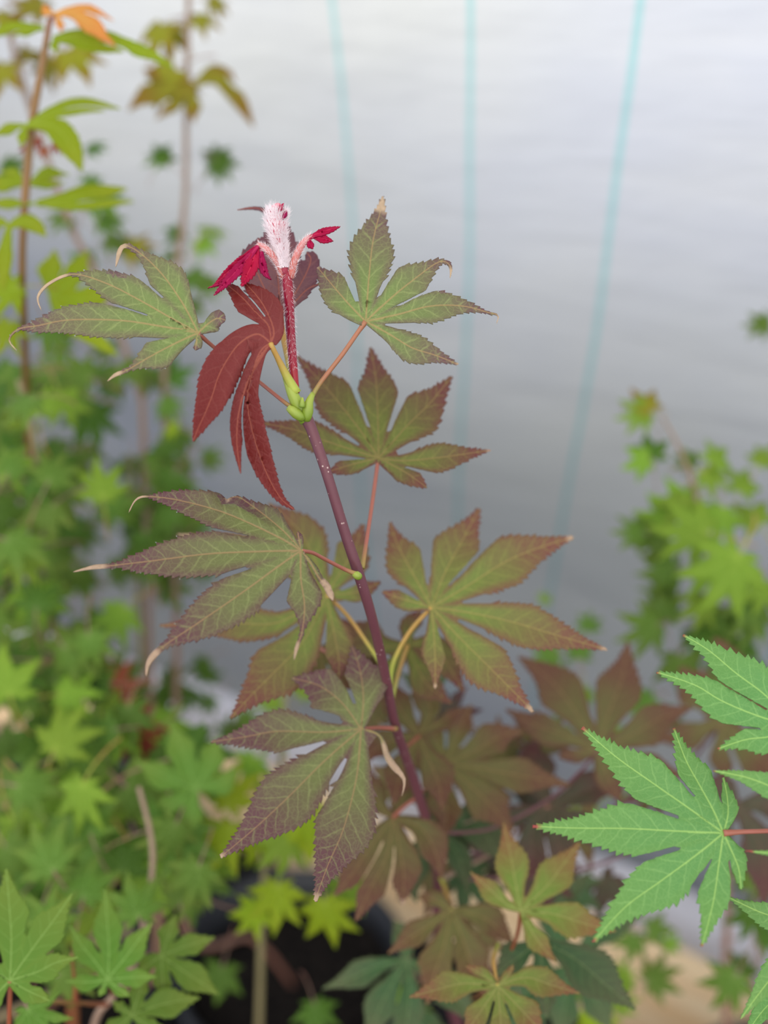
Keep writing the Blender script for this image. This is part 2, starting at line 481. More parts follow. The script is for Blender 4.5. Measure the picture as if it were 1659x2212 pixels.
s_main = stalk_mat('dark purple bark', S(124, 76, 80), S(112, 62, 70), speck=S(214, 188, 178), rough=.45)
s_shoot = stalk_mat('crimson shoot bark', S(176, 34, 38), S(150, 8, 48), (0, .3), rough=.32)
s_pet = stalk_mat('red petiole', S(142, 160, 62), S(176, 106, 80), (.0, .35), rough=.35)
s_petred = stalk_mat('pinkish red petiole', S(160, 140, 66), S(168, 92, 80), (.0, .2), rough=.35)
s_gold = stalk_mat('golden petiole', S(176, 186, 70), S(200, 150, 76), (.1, .6), rough=.4)
s_green = stalk_mat('green node tissue', S(134, 160, 50), S(168, 180, 72), rough=.35)
s_fuzz = stalk_mat('pink downy stalk', S(206, 110, 98), S(222, 150, 148), rough=.7)
s_cane = stalk_mat('pale brown stem', S(150, 140, 96), S(140, 110, 84), rough=.5)
s_pink = stalk_mat('pink brown stem', S(160, 132, 110), S(168, 110, 92), rough=.5)
s_redst = stalk_mat('red brown stem', S(150, 110, 60), S(166, 86, 58), rough=.4)
g = N('white down'); m_down = g.out(g.princ(S(250, 236, 238), .8, .1, None, **{'Sheen Weight': .5}))
g = N('plastic')
nz = g.noise(g.n('TexCoord').outputs['Object'], 60, 3)
m_pot = g.out(g.princ(g.mix(nz, S(22, 24, 28), S(38, 40, 46)), .45, .5))
g = N('soil'); nz = g.noise(g.n('TexCoord').outputs['Object'], 90, 6, .7)
m_soil = g.out(g.princ(g.mix(g.smooth(nz, .35, .7), S(16, 15, 16), S(48, 42, 38)), .95, .1, g.bump(nz, .9, .01)))

# ------------------------------------------------------------------ the tunnel: film wall, base board, ground
ZB = .30                                    # height of the top of the base board
A0 = at_z(430, 1560, ZB); A1 = at_z(1500, 2030, ZB)
bdir = (A1-A0).normalized()                 # along the wall, towards the right
wup = -ray(898, 2950).normalized()          # film leans in over the plants
wnorm = bdir.cross(wup).normalized()
if wnorm.dot(CO-A0) < 0: wnorm = -wnorm
def on_wall(x, y):
    r = ray(x, y); k = (A0-CO).dot(wnorm)/r.dot(wnorm); return CO+r*k
def wall_uv(p):
    d = p-A0; c = bdir.dot(wup); a = d.dot(bdir); b = d.dot(wup)
    v = (b-a*c)/(1-c*c); return (a-v*c, v)
U = [wall_uv(on_wall(*q))[0] for q in ((718, 0), (1037, 0), (1405, 0))]
g = N('polytunnel film')
uvn = g.n('UVMap', uv_map='uv_t'); sp = g.n('SeparateXYZ'); g.l(uvn.outputs[0], sp.inputs[0])
u = sp.outputs[0]
wob = g.math('MULTIPLY', g.math('SUBTRACT', g.noise(uvn.outputs[0], 3, 2), .5), .012)
uu = g.math('ADD', u, wob)
line = None
step = (U[2]-U[0])/2
for x0 in U+[U[2]+i*step for i in range(2, 5)]:
    li = g.smooth(g.math('ABSOLUTE', g.math('SUBTRACT', uu, x0)), .0012, .0028, 1, 0)
    line = li if line is None else g.math('MAXIMUM', line, li)
mp = g.n('Mapping'); mp.inputs['Scale'].default_value = (2.2, 9, 1); mp.inputs['Rotation'].default_value = (0, 0, .25); g.l(uvn.outputs[0], mp.inputs[0])
n1 = g.noise(mp.outputs[0], 1.3, 4, .55)
n2 = g.noise(uvn.outputs[0], 2.2, 3, .5)
base = g.mix(g.smooth(n2, .3, .7), S(178, 179, 176), S(164, 167, 176))
base = g.mix(g.smooth(n1, .5, .75, 0, .35), base, S(190, 190, 188))
colr = g.mix(g.math('MULTIPLY', line, .6), base, S(105, 165, 165))
bp = g.bump(g.math('ADD', n1, g.math('MULTIPLY', n2, .6)), .5, .03)
pr = g.princ(colr, .45, .3, bp)
tr = g.n('BsdfTranslucent'); g.l(colr, tr.inputs[0]); g.l(bp, tr.inputs['Normal'])
ms = g.n('MixShader'); ms.inputs[0].default_value = .70; g.l(pr, ms.inputs[1]); g.l(tr.outputs[0], ms.inputs[2])
m_film = g.out(ms.outputs[0])
bm = bmesh.new(); ut = bm.loops.layers.uv.new('uv_t')
nu, nv = 110, 60; u0, u1, v0, v1 = -1.6, 1.5, -.12, 1.75
grid = []
for j in range(nv+1):
    rowv = []
    for i in range(nu+1):
        uq = u0+(u1-u0)*i/nu; vq = v0+(v1-v0)*j/nv
        wv = .006*math.sin(uq*7+vq*3)+.004*math.sin(uq*17-vq*5)+.004*math.sin(vq*11+uq*2)
        arch = max(0, vq-1.05)**2*.55           # the film curves over into the roof
        p = A0+bdir*uq+wup*vq+wnorm*(wv+arch)
        rowv.append((bm.verts.new(p), (uq, vq)))
    grid.append(rowv)
for j in range(nv):
    for i in range(nu):
        q = (grid[j][i], grid[j][i+1], grid[j+1][i+1], grid[j+1][i])
        f = bm.faces.new([x[0] for x in q]); f.smooth = True
        for lp, x in zip(f.loops, q): lp[ut].uv = x[1]
me = bpy.data.meshes.new('wall_back'); bm.to_mesh(me); bm.free()
tag(link('wall_back', me, [m_film]), 'milky white polytunnel film wall with thin teal threads', 'wall', kind='structure')

g = N('unseen blocker')  # unseen shape added behind the film to shade its lower part
nz = g.noise(g.n('TexCoord').outputs['Object'], 9, 5, .7)
m_blocker = g.out(g.princ(g.mix(nz, S(96, 104, 100), S(140, 144, 150)), .9, .1))
bm = bmesh.new(); hd = Vector((bdir.x, bdir.y, 0)).normalized(); ho = Vector((-hd.y, hd.x, 0)); ho = ho if ho.dot(CO-A0) < 0 else -ho
rows = []
for i in range(41):
    uq = -2.2+4.2*i/40
    h = 1.73-.14*uq+.05*math.sin(uq*5)+.03*math.sin(uq*13)
    rows.append([bm.verts.new(Vector((A0.x, A0.y, 0))+hd*uq+ho*dq+Vector((0, 0, zq))) for dq, zq in ((.46, .02), (.42, .5), (.44, 1.0), (.50, h-.06), (.60, h), (.80, h-.04), (1.2, .6), (1.6, .1))])
for a, b in zip(rows, rows[1:]):
    for k in range(7): bm.faces.new((a[k], a[k+1], b[k+1], b[k])).smooth = True
me = bpy.data.meshes.new('light_blocker'); bm.to_mesh(me); bm.free()
tag(link('light_blocker', me, [m_blocker]), 'dark unseen blocker added outside the tunnel to dim the lower film', 'light blocker', kind='structure')

g = N('added white skirt film')  # white strip added so the foot of the wall looks brighter lit
n1 = g.noise(g.n('TexCoord').outputs['Object'], 7, 3)
m_skirt = g.out(g.princ(g.mix(n1, S(236, 236, 244), S(216, 216, 228)), .5, .3, g.bump(n1, .5, .02)))
bm = bmesh.new(); rows = []
for i in range(121):
    uq = -1.6+3.1*i/120; top = .19+.012*math.sin(uq*9)+.006*math.sin(uq*31)
    rows.append([bm.verts.new(A0+bdir*uq+wup*(top*k/8-.02)+wnorm*(.016+.004*math.sin(uq*23+k)*(1-k/9))) for k in range(9)])
for a, b in zip(rows, rows[1:]):
    for k in range(8): bm.faces.new((a[k], b[k], b[k+1], a[k+1])).smooth = True
me = bpy.data.meshes.new('trim_3'); bm.to_mesh(me); bm.free()
tag(link('trim_3', me, [m_skirt]), 'white film skirt added to brighten the foot of the wall above the board', 'film skirt', kind='structure')

g = N('pine board')
tcn = g.n('TexCoord').outputs['Object']
mp = g.n('Mapping'); mp.inputs['Scale'].default_value = (1.5, 28, 28); g.l(tcn, mp.inputs[0])
nz = g.noise(mp.outputs[0], 3, 5, .6)
m_wood = g.out(g.princ(g.mix(g.smooth(nz, .3, .7), S(250, 226, 186), S(230, 190, 140)), .6, .3, g.bump(nz, .3, .003)))
def box_bm(bm, x0, x1, y0, y1, z0, z1, bev=.0):
    r = bmesh.ops.create_cube(bm, size=1, matrix=Matrix.Translation(((x0+x1)/2, (y0+y1)/2, (z0+z1)/2)) @ Matrix.Diagonal((x1-x0, y1-y0, z1-z0, 1)))
    if bev: bmesh.ops.bevel(bm, geom=list({e for v in r['verts'] for e in v.link_edges}), offset=bev, segments=2, affect='EDGES')
bm = bmesh.new(); box_bm(bm, -1.6, 1.3, -.012, .045, -.15, .0, .003)
me = bpy.data.meshes.new('trim_1'); bm.to_mesh(me); bm.free()
hd = Vector((bdir.x, bdir.y, 0)).normalized()
o = link('trim_1', me, [m_wood]); o.location = A0; 
hn = Vector((-hd.y, hd.x, 0)); hn = hn if hn.dot(CO-A0) < 0 else -hn
# board stands in front of the film, on the plants' side
o.matrix_world = Matrix.Translation(A0+hn*.014) @ Matrix(((hd.x, hn.x, 0), (hd.y, hn.y, 0), (0, 0, 1))).to_4x4() @ Matrix.Rotation(R(-34), 4, 'X')
tag(o, 'raw pine base board running along the foot of the film wall', 'board', kind='structure')

g = N('ground fabric')
tcn = g.n('TexCoord').outputs['Object']
wv = g.n('TexWave'); wv.inputs['Scale'].default_value = 60; g.l(tcn, wv.inputs['Vector'])
m_gnd = g.out(g.princ(g.mix(g.math('MULTIPLY', wv.outputs[1], g.noise(tcn, 12, 4)), S(28, 29, 34), S(62, 60, 62)), .8, .3))
bm = bmesh.new(); bmesh.ops.create_grid(bm, x_segments=40, y_segments=40, size=2.2)
for v in bm.verts: v.co.z += .006*math.sin(v.co.x*9)*math.cos(v.co.y*7)
me = bpy.data.meshes.new('floor'); bm.to_mesh(me); bm.free()
fl = link('floor', me, [m_gnd]); fl.location = (0, .5, .13)
tag(fl, 'black woven ground fabric on the tunnel floor', 'floor', kind='structure')

# ------------------------------------------------------------------ the red maple in focus
main = thing('maple_sapling', 'purple-red maple sapling with dark stem and downy crimson tip, sharp in the middle', 'sapling', (.14, .46, .34))
D = .30
stem = stem_from(main.location, [ (970, 2150, .50, 13), (945, 1880, .43, 12), (905, 1720, .39, 11), (855, 1570, .355, 10.5),
    (835, 1470, .34, 10.5), (805, 1340, .32, 11), (775, 1240, .31, 12), (745, 1150, .305, 11.5), (705, 1020, .30, 11.5), (672, 925, .30, 12.5), (656, 893, .30, 15)], s_main, 16)
put(stem, main); stem_foot = None; stem['label'] = 'dark purple stem with pale lenticels'

def node_bump(pts, name='node_sheath'):
    o = pxtube(name, pts, s_green, None, 14); put(o, main); return o
o = node_bump([(660, 915, .30, 11), (655, 893, .30, 17), (640, 868, .298, 14), (628, 842, .298, 11), (618, 815, .299, 8)]); o['label'] = 'bright green sheath at the top node'
node_bump([(662, 908, .299, 9), (664, 888, .298, 13), (668, 868, .298, 9), (676, 850, .299, 5.5)])
node_bump([(655, 905, .298, 8), (640, 893, .297, 12), (622, 880, .297, 7)])
node_bump([(776, 1246, .306, 8), (770, 1242, .305, 9), (762, 1240, .305, 5)])
node_bump([(652, 880, .296, 7), (653, 868, .296, 5), (653, 858, .296, 1.5)], 'bud')

lb = lobe
hero_leaf(main, (790, 695), .300, [
    lb([(797, 600), (806, 520), (822, 455), (827, 425)], 47, dry=.86, dz=.006),
    lb([(850, 640), (900, 600), (945, 568), (966, 568), (974, 580), (972, 602)], 42, tail=2, dry=.9, dz=-.004, tw=4),
    lb([(860, 680), (930, 662), (1000, 662), (1055, 676), (1076, 682), (1072, 700)], 35, tail=2, dry=.93, dz=-.006),
    lb([(840, 722), (890, 752), (940, 768), (990, 788)], 31, dry=.97, dz=-.008),
    lb([(760, 665), (725, 625), (686, 578)], 36, dry=.97, prof=SLIM),
    ], m_pgreen, [(666, 872, .299, 5.5), (690, 830, .299, 5), (740, 765, .299, 5), (775, 715, .30, 5), (790, 695, .30, 6.5)], s_pet, drops=40, seed=3, web=.18)
hero_leaf(main, (428, 720), .295, [
    lb([(400, 665), (360, 605), (320, 562), (283, 535), (262, 536), (250, 578)], 40, tail=2, dry=.8, dz=.004, tw=5),
    lb([(370, 688), (300, 648), (230, 613), (160, 593), (108, 612), (82, 642), (90, 672)], 40, tail=3, dry=.72, dz=.0, tw=3, prof=SLIM),
    lb([(350, 706), (260, 693), (150, 692), (85, 704), (40, 712), (20, 735), (36, 757)], 37, tail=2, dry=.93, dz=-.006, prof=SLIM),
    lb([(380, 742), (330, 768), (275, 800), (250, 810), (232, 824)], 36, tail=2, dry=.82, dz=-.006, tw=4),
    lb([(450, 700), (470, 688), (487, 692)], 23, prof=BLUNT, dz=-.002),
    lb([(425, 738), (422, 757)], 13, prof=BLUNT),
    ], m_pgreen, [(648, 890, .298, 6), (620, 873, .298, 4.5), (560, 825, .302, 4.2), (520, 795, .302, 4.2), (460, 748, .298, 4.2), (428, 720, .295, 5.5)], s_petred, drops=46, seed=5, web=.16)
hero_leaf(main, (650, 1190), .290, [
    lb([(600, 1160), (490, 1110), (390, 1082), (320, 1073), (294, 1080), (278, 1108)], 38, tail=2, dry=.85, dz=.003, prof=SLIM),
    lb([(560, 1192), (450, 1197), (330, 1212), (245, 1222), (200, 1226), (158, 1236)], 46, tail=2, dry=.84, dz=-.004, tw=5, prof=SLIM),
    lb([(600, 1225), (520, 1283), (430, 1345), (352, 1398), (322, 1430), (316, 1462)], 50, tail=2, dry=.84, dz=-.008, tw=7, prof=SLIM),
    lb([(650, 1250), (658, 1310), (652, 1368), (642, 1395), (635, 1427)], 40, tail=2, dry=.82, dz=-.008, tw=4),
    lb([(620, 1155), (580, 1120), (540, 1090), (514, 1074), (490, 1079)], 26, tail=1, dry=.95, dz=.004),
    lb([(646, 1165), (643, 1148)], 9, prof=BLUNT),
    lb([(668, 1212), (690, 1250), (705, 1266), (720, 1298)], 8, dry=.6, dz=-.005, tail=1, tw=7),
    ], m_purple, [(772, 1241, .305, 6), (745, 1230, .304, 4.5), (700, 1207, .298, 4.2), (675, 1194, .294, 4.2), (650, 1190, .29, 5)], s_petred, drops=50, seed=8, web=.2)
hero_leaf(main, (818, 990), .335, [
    lb([(816, 900), (812, 820), (800, 750)], 49, dz=.004),
    lb([(778, 930), (715, 850), (665, 795), (642, 770)], 46, dz=.003),
    lb([(878, 922), (930, 870), (976, 813)], 48, dz=.002),
    lb([(870, 996), (940, 990), (1000, 982), (1060, 973)], 31, dry=.95, dz=-.003),
    lb([(860, 1012), (890, 1030), (922, 1054)], 24, prof=SLIM, dz=-.003),
    lb([(760, 972), (700, 952), (640, 930), (555, 912)], 31, dz=-.002),
    lb([(775, 1000), (740, 1010), (708, 1020)], 20, prof=SLIM),
    ], m_olivered, [(782, 1228, .312, 6), (790, 1180, .315, 4.5), (805, 1080, .325, 4.5), (816, 1000, .335, 4.5), (818, 990, .335, 5)], s_petred, seed=11)
hero_leaf(main, (932, 1312), .35, [
    lb([(960, 1240), (1000, 1165), (1036, 1098)], 55, dz=.004),
    lb([(895, 1245), (860, 1180), (842, 1128)], 44, dz=.003),
    lb([(890, 1300), (855, 1290), (826, 1278)], 22, prof=SLIM),
    lb([(1000, 1272), (1090, 1215), (1160, 1185), (1240, 1160)], 54, dry=.94, dz=.0),
    lb([(1020, 1325), (1110, 1345), (1200, 1372), (1312, 1404)], 46, dry=.95, dz=-.003),
    lb([(985, 1370), (1045, 1430), (1095, 1480), (1152, 1538)], 50, dry=.93, dz=-.005),
    lb([(938, 1380), (940, 1435), (940, 1488)], 28, dry=.93, dz=-.005),
    ], m_olivered, [(842, 1480, .345, 6), (850, 1430, .35, 5), (885, 1365, .352, 5), (932, 1312, .35, 5)], s_gold, seed=14)
hero_leaf(main, (705, 1285), .36, [
    lb([(680, 1210), (640, 1140), (580, 1088)], 46),
    lb([(740, 1230), (768, 1180), (785, 1132)], 44),
    lb([(760, 1282), (795, 1270), (822, 1258)], 22, prof=SLIM),
    lb([(600, 1345), (480, 1345), (345, 1352)], 38),
    lb([(600, 1220), (500, 1172), (383, 1155)], 26, dry=.9),
    lb([(655, 1385), (590, 1455), (545, 1500), (498, 1552)], 62, dz=-.006),
    lb([(722, 1370), (732, 1430), (730, 1482)], 36, dry=.93, dz=-.004),
    ], m_olivered, [(838, 1462, .342, 6), (800, 1400, .35, 4.5), (750, 1330, .36, 4.5), (705, 1285, .36, 5)], s_gold, seed=17)
hero_leaf(main, (780, 1575), .335, [
    lb([(700, 1582), (600, 1580), (530, 1592), (455, 1603)], 46, dz=-.002),
    lb([(700, 1645), (620, 1725), (550, 1790), (476, 1852)], 64, dry=.96, dz=-.006),
    lb([(770, 1680), (742, 1790), (708, 1870), (680, 1948)], 64, dry=.94, dz=-.01),
    lb([(740, 1520), (690, 1482), (630, 1465)], 56),
    lb([(785, 1510), (778, 1450), (760, 1395)], 52),
    lb([(820, 1590), (838, 1640), (872, 1682), (868, 1720)], 9, dry=.3, teeth=.5),
    ], m_purple, [(856, 1574, .352, 6), (820, 1572, .345, 4.5), (780, 1575, .335, 5)], s_petred, seed=19)
hero_leaf(main, (850, 1765), .40, [
    lb([(800, 1830), (760, 1890), (722, 1935)], 46), lb([(835, 1850), (800, 1920), (768, 1990)], 46),
    lb([(865, 1840), (872, 1890), (870, 1955)], 46, dry=.93), lb([(910, 1790), (940, 1840), (955, 1900)], 38),
    lb([(820, 1740), (800, 1690), (790, 1650)], 30), lb([(870, 1720), (880, 1690), (870, 1650)], 30)], m_redbrown,
    [(905, 1720, .39, 5), (875, 1740, .395, 4), (850, 1765, .40, 5)], s_petred, seed=20)
hero_leaf(main, (1292, 1622), .43, [
    lb([(1245, 1540), (1190, 1470), (1120, 1418)], 50), lb([(1315, 1540), (1342, 1470), (1357, 1388)], 54),
    lb([(1370, 1585), (1430, 1550), (1495, 1528)], 44), lb([(1230, 1592), (1160, 1567), (1092, 1532)], 34),
    lb([(1250, 1625), (1205, 1636)], 22, prof=SLIM), lb([(1350, 1640), (1410, 1655), (1480, 1680)], 30), lb([(1310, 1670), (1340, 1730)], 28, prof=SLIM)], m_redbrown,
    [(930, 1800, .41, 4), (1060, 1790, .42, 3.5), (1180, 1730, .43, 3), (1250, 1670, .43, 3), (1292, 1622, .43, 4)], s_main, seed=23)
hero_leaf(main, (1125, 1968), .365, [
    lb([(1112, 1900), (1103, 1850), (1088, 1778)], 36), lb([(1180, 1915), (1215, 1870), (1252, 1820)], 40),
    lb([(1090, 1950), (1050, 1915), (1016, 1884)], 24), lb([(1195, 1975), (1260, 1995), (1330, 2012)], 38),
    lb([(1150, 2015), (1175, 2050), (1202, 2078)], 24)], m_yolive,
    [(975, 2170, .50, 5), (1050, 2140, .42, 4), (1110, 2040, .38, 4), (1125, 1968, .365, 4.5)], s_redst, seed=25)
hero_leaf(main, (1075, 2130), .35, [
    lb([(1000, 2125), (945, 2138), (884, 2154)], 34), lb([(1135, 2112), (1190, 2128), (1252, 2146)], 32),
    lb([(1045, 2108), (1006, 2086)], 16, prof=SLIM), lb([(1098, 2108), (1108, 2084)], 13, prof=SLIM),
    lb([(1045, 2175), (1000, 2240)], 32), lb([(1080, 2190), (1085, 2270)], 30), lb([(1115, 2170), (1180, 2240)], 36)], m_yolive,
    [(1076, 2040, .38, 4), (1066, 2075, .36, 4), (1075, 2130, .35, 4.5)], s_gold, seed=27)
hero_leaf(main, (975, 1965), .41, [
    lb([(925, 2000), (880, 2030), (838, 2060)], 30), lb([(960, 2040), (940, 2100), (922, 2170)], 44),
    lb([(1000, 2030), (1020, 2090), (1050, 2150)], 46), lb([(1040, 1980), (1080, 2010), (1110, 2040)], 36),
    lb([(940, 1945), (905, 1935)], 22, prof=SLIM)], m_redbrown, [(950, 1890, .43, 5), (965, 1930, .42, 4), (975, 1965, .41, 4)], s_gold, seed=29)
hero_leaf(main, (1165, 2030), .385, [
    lb([(1240, 2070), (1300, 2120), (1372, 2180)], 52), lb([(1170, 2080), (1180, 2140), (1180, 2200)], 40), lb([(1130, 2060), (1090, 2090), (1070, 2110)], 40)],
    m_darkgreen, [(970, 2150, .5, 5), (1080, 2080, .43, 4), (1165, 2030, .385, 4.5)], s_pink, seed=31)
hero_leaf(main, (880, 2072), .44, [
    lb([(820, 2085), (765, 2110), (697, 2136)], 30), lb([(845, 2130), (815, 2190), (790, 2260)], 36),
    lb([(885, 2140), (880, 2200), (870, 2280)], 34), lb([(940, 2110), (990, 2160), (1030, 2220)], 38), lb([(870, 2020), (850, 1990)], 25, prof=SLIM)],
    m_darkgreen, [(966, 2120, .5, 5), (930, 2090, .46, 4), (880, 2072, .44, 4.5)], s_pink, seed=33)
hero_leaf(main, (880, 1395), .385, [
    lb([(820, 1395), (770, 1370), (725, 1335)], 42), lb([(900, 1440), (925, 1480), (975, 1520)], 36), lb([(930, 1390), (970, 1440), (1002, 1495)], 34),
    lb([(840, 1450), (800, 1490), (770, 1500)], 40), lb([(890, 1350), (910, 1320)], 25, prof=SLIM)], m_olivered,
    [(845, 1520, .348, 5), (862, 1450, .37, 4), (880, 1395, .385, 4.5)], s_gold, seed=35)
hero_leaf(main, (962, 1650), .42, [
    lb([(985, 1600), (1000, 1560), (1018, 1522)], 34), lb([(1030, 1620), (1080, 1590), (1130, 1580)], 48), lb([(1040, 1660), (1120, 1675), (1232, 1695)], 42),
    lb([(1020, 1700), (1070, 1750), (1110, 1800)], 50), lb([(960, 1710), (965, 1760), (960, 1810)], 44), lb([(920, 1640), (890, 1620)], 30, prof=SLIM),
    lb([(945, 1600), (930, 1560), (925, 1530)], 30)], m_redbrown, [(905, 1720, .39, 5), (930, 1690, .41, 4), (962, 1650, .42, 4.5)], s_petred, seed=37)
hero_leaf(main, (1185, 1740), .45, [
    lb([(1110, 1770), (1060, 1790), (1010, 1800)], 36), lb([(1150, 1790), (1150, 1850), (1130, 1910)], 48), lb([(1200, 1800), (1220, 1860), (1240, 1900)], 40),
    lb([(1160, 1680), (1150, 1630), (1160, 1590)], 46), lb([(1240, 1720), (1290, 1700), (1350, 1710)], 40), lb([(1240, 1770), (1290, 1800), (1340, 1800)], 36)], m_darkpurple,
    [(950, 1900, .43, 5), (1050, 1850, .44, 4), (1130, 1790, .45, 4), (1185, 1740, .45, 4.5)], s_pink, seed=39)
hero_leaf(main, (935, 1790), .44, [
    lb([(990, 1770), (1040, 1790), (1075, 1850)], 40, prof=BLUNT, teeth=.3), lb([(900, 1850), (890, 1900), (900, 1950)], 36), lb([(940, 1730), (960, 1690)], 36, prof=SLIM),
    lb([(980, 1830), (1000, 1880), (1010, 1930)], 26)], m_darkgreen, [(925, 1790, .41, 4), (930, 1788, .43, 4), (935, 1790, .44, 4)], s_pink, seed=41)
hero_leaf(main, (905, 1590), .40, [
    lb([(870, 1540), (850, 1500), (840, 1460)], 36), lb([(930, 1540), (920, 1500), (915, 1440)], 38), lb([(950, 1560), (985, 1540), (1010, 1528)], 22),
    lb([(880, 1640), (860, 1690), (850, 1740)], 42), lb([(930, 1650), (950, 1700), (955, 1750)], 42), lb([(850, 1600), (810, 1620), (790, 1650)], 34)], m_redbrown,
    [(870, 1620, .365, 4), (888, 1605, .39, 4), (905, 1590, .40, 4)], s_petred, seed=43)
hero_leaf(main, (1560, 1560), .50, [
    lb([(1520, 1500), (1490, 1470), (1470, 1440)], 60), lb([(1580, 1480), (1560, 1400), (1540, 1380)], 50), lb([(1500, 1580), (1470, 1590), (1420, 1600)], 36),
    lb([(1620, 1530), (1680, 1500)], 50), lb([(1610, 1610), (1690, 1680)], 55), lb([(1560, 1620), (1570, 1700)], 30)], m_redbrown,
    [(1000, 1850, .45, 4), (1200, 1800, .48, 4), (1450, 1680, .5, 3.5), (1560, 1560, .5, 3)], s_main, seed=45)
hero_leaf(main, (1590, 1740), .46, [
    lb([(1630, 1800), (1650, 1870), (1650, 1960)], 48), lb([(1560, 1790), (1540, 1830), (1510, 1850)], 40), lb([(1650, 1740), (1720, 1760)], 40),
    lb([(1560, 1700), (1520, 1690)], 26, prof=SLIM)], m_darkpurple, [(1010, 1900, .46, 4), (1250, 1880, .47, 3.5), (1450, 1800, .46, 3), (1590, 1740, .46, 3)], s_main, seed=47)
hero_leaf(main, (690, 1400), .39, [
    lb([(740, 1460), (790, 1480)], 40), lb([(700, 1450), (720, 1500)], 40), lb([(740, 1400), (800, 1420), (850, 1470)], 34)], m_redbrown,
    [(842, 1490, .345, 4), (780, 1450, .37, 4), (690, 1400, .39, 4)], s_petred, seed=49)
hero_leaf(main, (1230, 2090), .47, [
    lb([(1200, 1990), (1230, 1930), (1280, 1880)], 40), lb([(1290, 2020), (1350, 1990), (1400, 1960)], 30), lb([(1160, 2130), (1100, 2180), (1050, 2230)], 50),
    lb([(1280, 2150), (1320, 2230)], 40), lb([(1220, 2170), (1210, 2250)], 40)], m_darkgreen, [(985, 2300, .52, 4), (1100, 2200, .5, 4), (1230, 2090, .47, 4)], s_pink, seed=51)

# hanging young red leaf
hero_leaf(main, (585, 742), .292, [
    lb([(555, 722), (515, 745), (478, 800), (455, 865), (433, 915), (417, 954)], 40, dz=-.010, prof=SLIM, teeth=.6),
    lb([(592, 715), (575, 670), (555, 640), (530, 612)], 34, dz=.002, prof=SLIM, teeth=.6),
    lb([(580, 705), (550, 672), (520, 640), (486, 612)], 30, dz=.004, prof=SLIM, teeth=.6),
    lb([(562, 770), (532, 830), (514, 900), (512, 960), (520, 1024)], 17, dz=-.006, prof=SLIM, teeth=.5),
    lb([(560, 765), (535, 850), (545, 930), (575, 1020), (605, 1075), (637, 1102)], 29, dz=.004, prof=SLIM, teeth=.7),
    ], m_red, [(640, 850, .298, 12), (618, 810, .297, 9), (598, 770, .294, 6), (588, 750, .292, 6), (585, 742, .292, 6)], s_gold, seed=61, ts=.3, web=.2, fold=.5, ky=.2, label='drooping young bright red leaf')
hero_leaf(main, (607, 682), .312, [
    lb([(602, 620), (598, 560), (603, 510), (600, 462)], 50, prof=SLIM, dz=.004),
    lb([(580, 640), (556, 590), (545, 560), (560, 515)], 38, prof=SLIM, dz=.003),
    lb([(640, 630), (662, 590), (672, 560), (662, 546)], 27, prof=BLUNT, dz=.003),
    lb([(640, 650), (665, 625), (693, 613)], 9, prof=SLIM, teeth=.3),
    lb([(596, 560), (592, 480), (570, 455), (545, 450), (513, 454)], 9, prof=SLIM, dz=.006),
    ], m_plum, [(640, 835, .303, 7), (628, 800, .306, 7), (615, 740, .31, 7), (607, 700, .312, 7), (607, 682, .312, 6)], s_gold, seed=63, ts=1.1, web=.3, label='plum coloured young leaf behind the downy bud')
# the crimson shoot with its downy bud and two furled leaves
shoot = pxtube('new_shoot', [(638, 850, .30, 9), (634, 800, .30, 9.5), (628, 720, .299, 10), (624, 650, .298, 11), (620, 600, .298, 11.5), (620, 588, .298, 10)], s_shoot, None, 16)
put(shoot, main); shoot['label'] = 'crimson upright new shoot'
def sub(o, par):
    o.parent = par; return o
s1 = sub(pxtube('furled_leaf_stalk', [(614, 602, .298, 7), (602, 572, .297, 7), (585, 548, .296, 7.5), (570, 534, .296, 7), (556, 529, .296, 6)], s_fuzz, None, 12), shoot)
s2 = sub(pxtube('furled_leaf_stalk', [(628, 600, .298, 8), (634, 570, .297, 8), (645, 542, .297, 8), (658, 522, .297, 7.5), (674, 510, .297, 6)], s_fuzz, None, 12), shoot)
def furl(pts, w, d, seed, bend=.5):
    me = leaf_data('furled_leaf', pts[0], [lb(pts[1:], w, prof=SLIM, teeth=.8)], lambda x, y, z: P(x, y, d+z), d/F, grid=5, tooth=8, amp=.25, fold=bend, web=0, seed=seed, wav=.0004, thick=.0004, ky=.1)
    return sub(link('furled_leaf', me, [m_crim]), shoot)
furl([(560, 528), (530, 555), (490, 590), (460, 618)], 9, .297, 1)
furl([(560, 532), (520, 575), (490, 605), (450, 622)], 8, .2965, 2)
furl([(558, 532), (520, 575), (487, 612), (463, 638)], 11, .2955, 3)
furl([(556, 534), (545, 570), (532, 598), (522, 620)], 15, .2958, 4)
furl([(564, 535), (566, 570), (574, 592), (586, 605)], 9, .2962, 5)
furl([(664, 516), (690, 504), (715, 496), (735, 490)], 8, .2966, 6)
furl([(676, 512), (695, 516), (720, 521)], 9, .297, 7)
furl([(600, 462), (606, 450), (613, 440)], 5, .2945, 9)
furl([(610, 474), (616, 464), (619, 455)], 5, .2945, 10)
furl([(668, 518), (670, 528), (676, 538)], 8, .2968, 8)
bud = sub(pxtube('leaf_bud', [(616, 592, .2975, 8), (612, 565, .297, 9), (606, 535, .297, 13), (600, 505, .2965, 18), (597, 480, .2965, 22), (598, 460, .2965, 20), (601, 447, .2965, 13), (604, 440, .2965, 4)],
      stalk_mat('pink bud skin', S(176, 60, 80), S(236, 120, 138), rough=.7), None, 16), shoot)
bud['label'] = 'pink bud under white down'
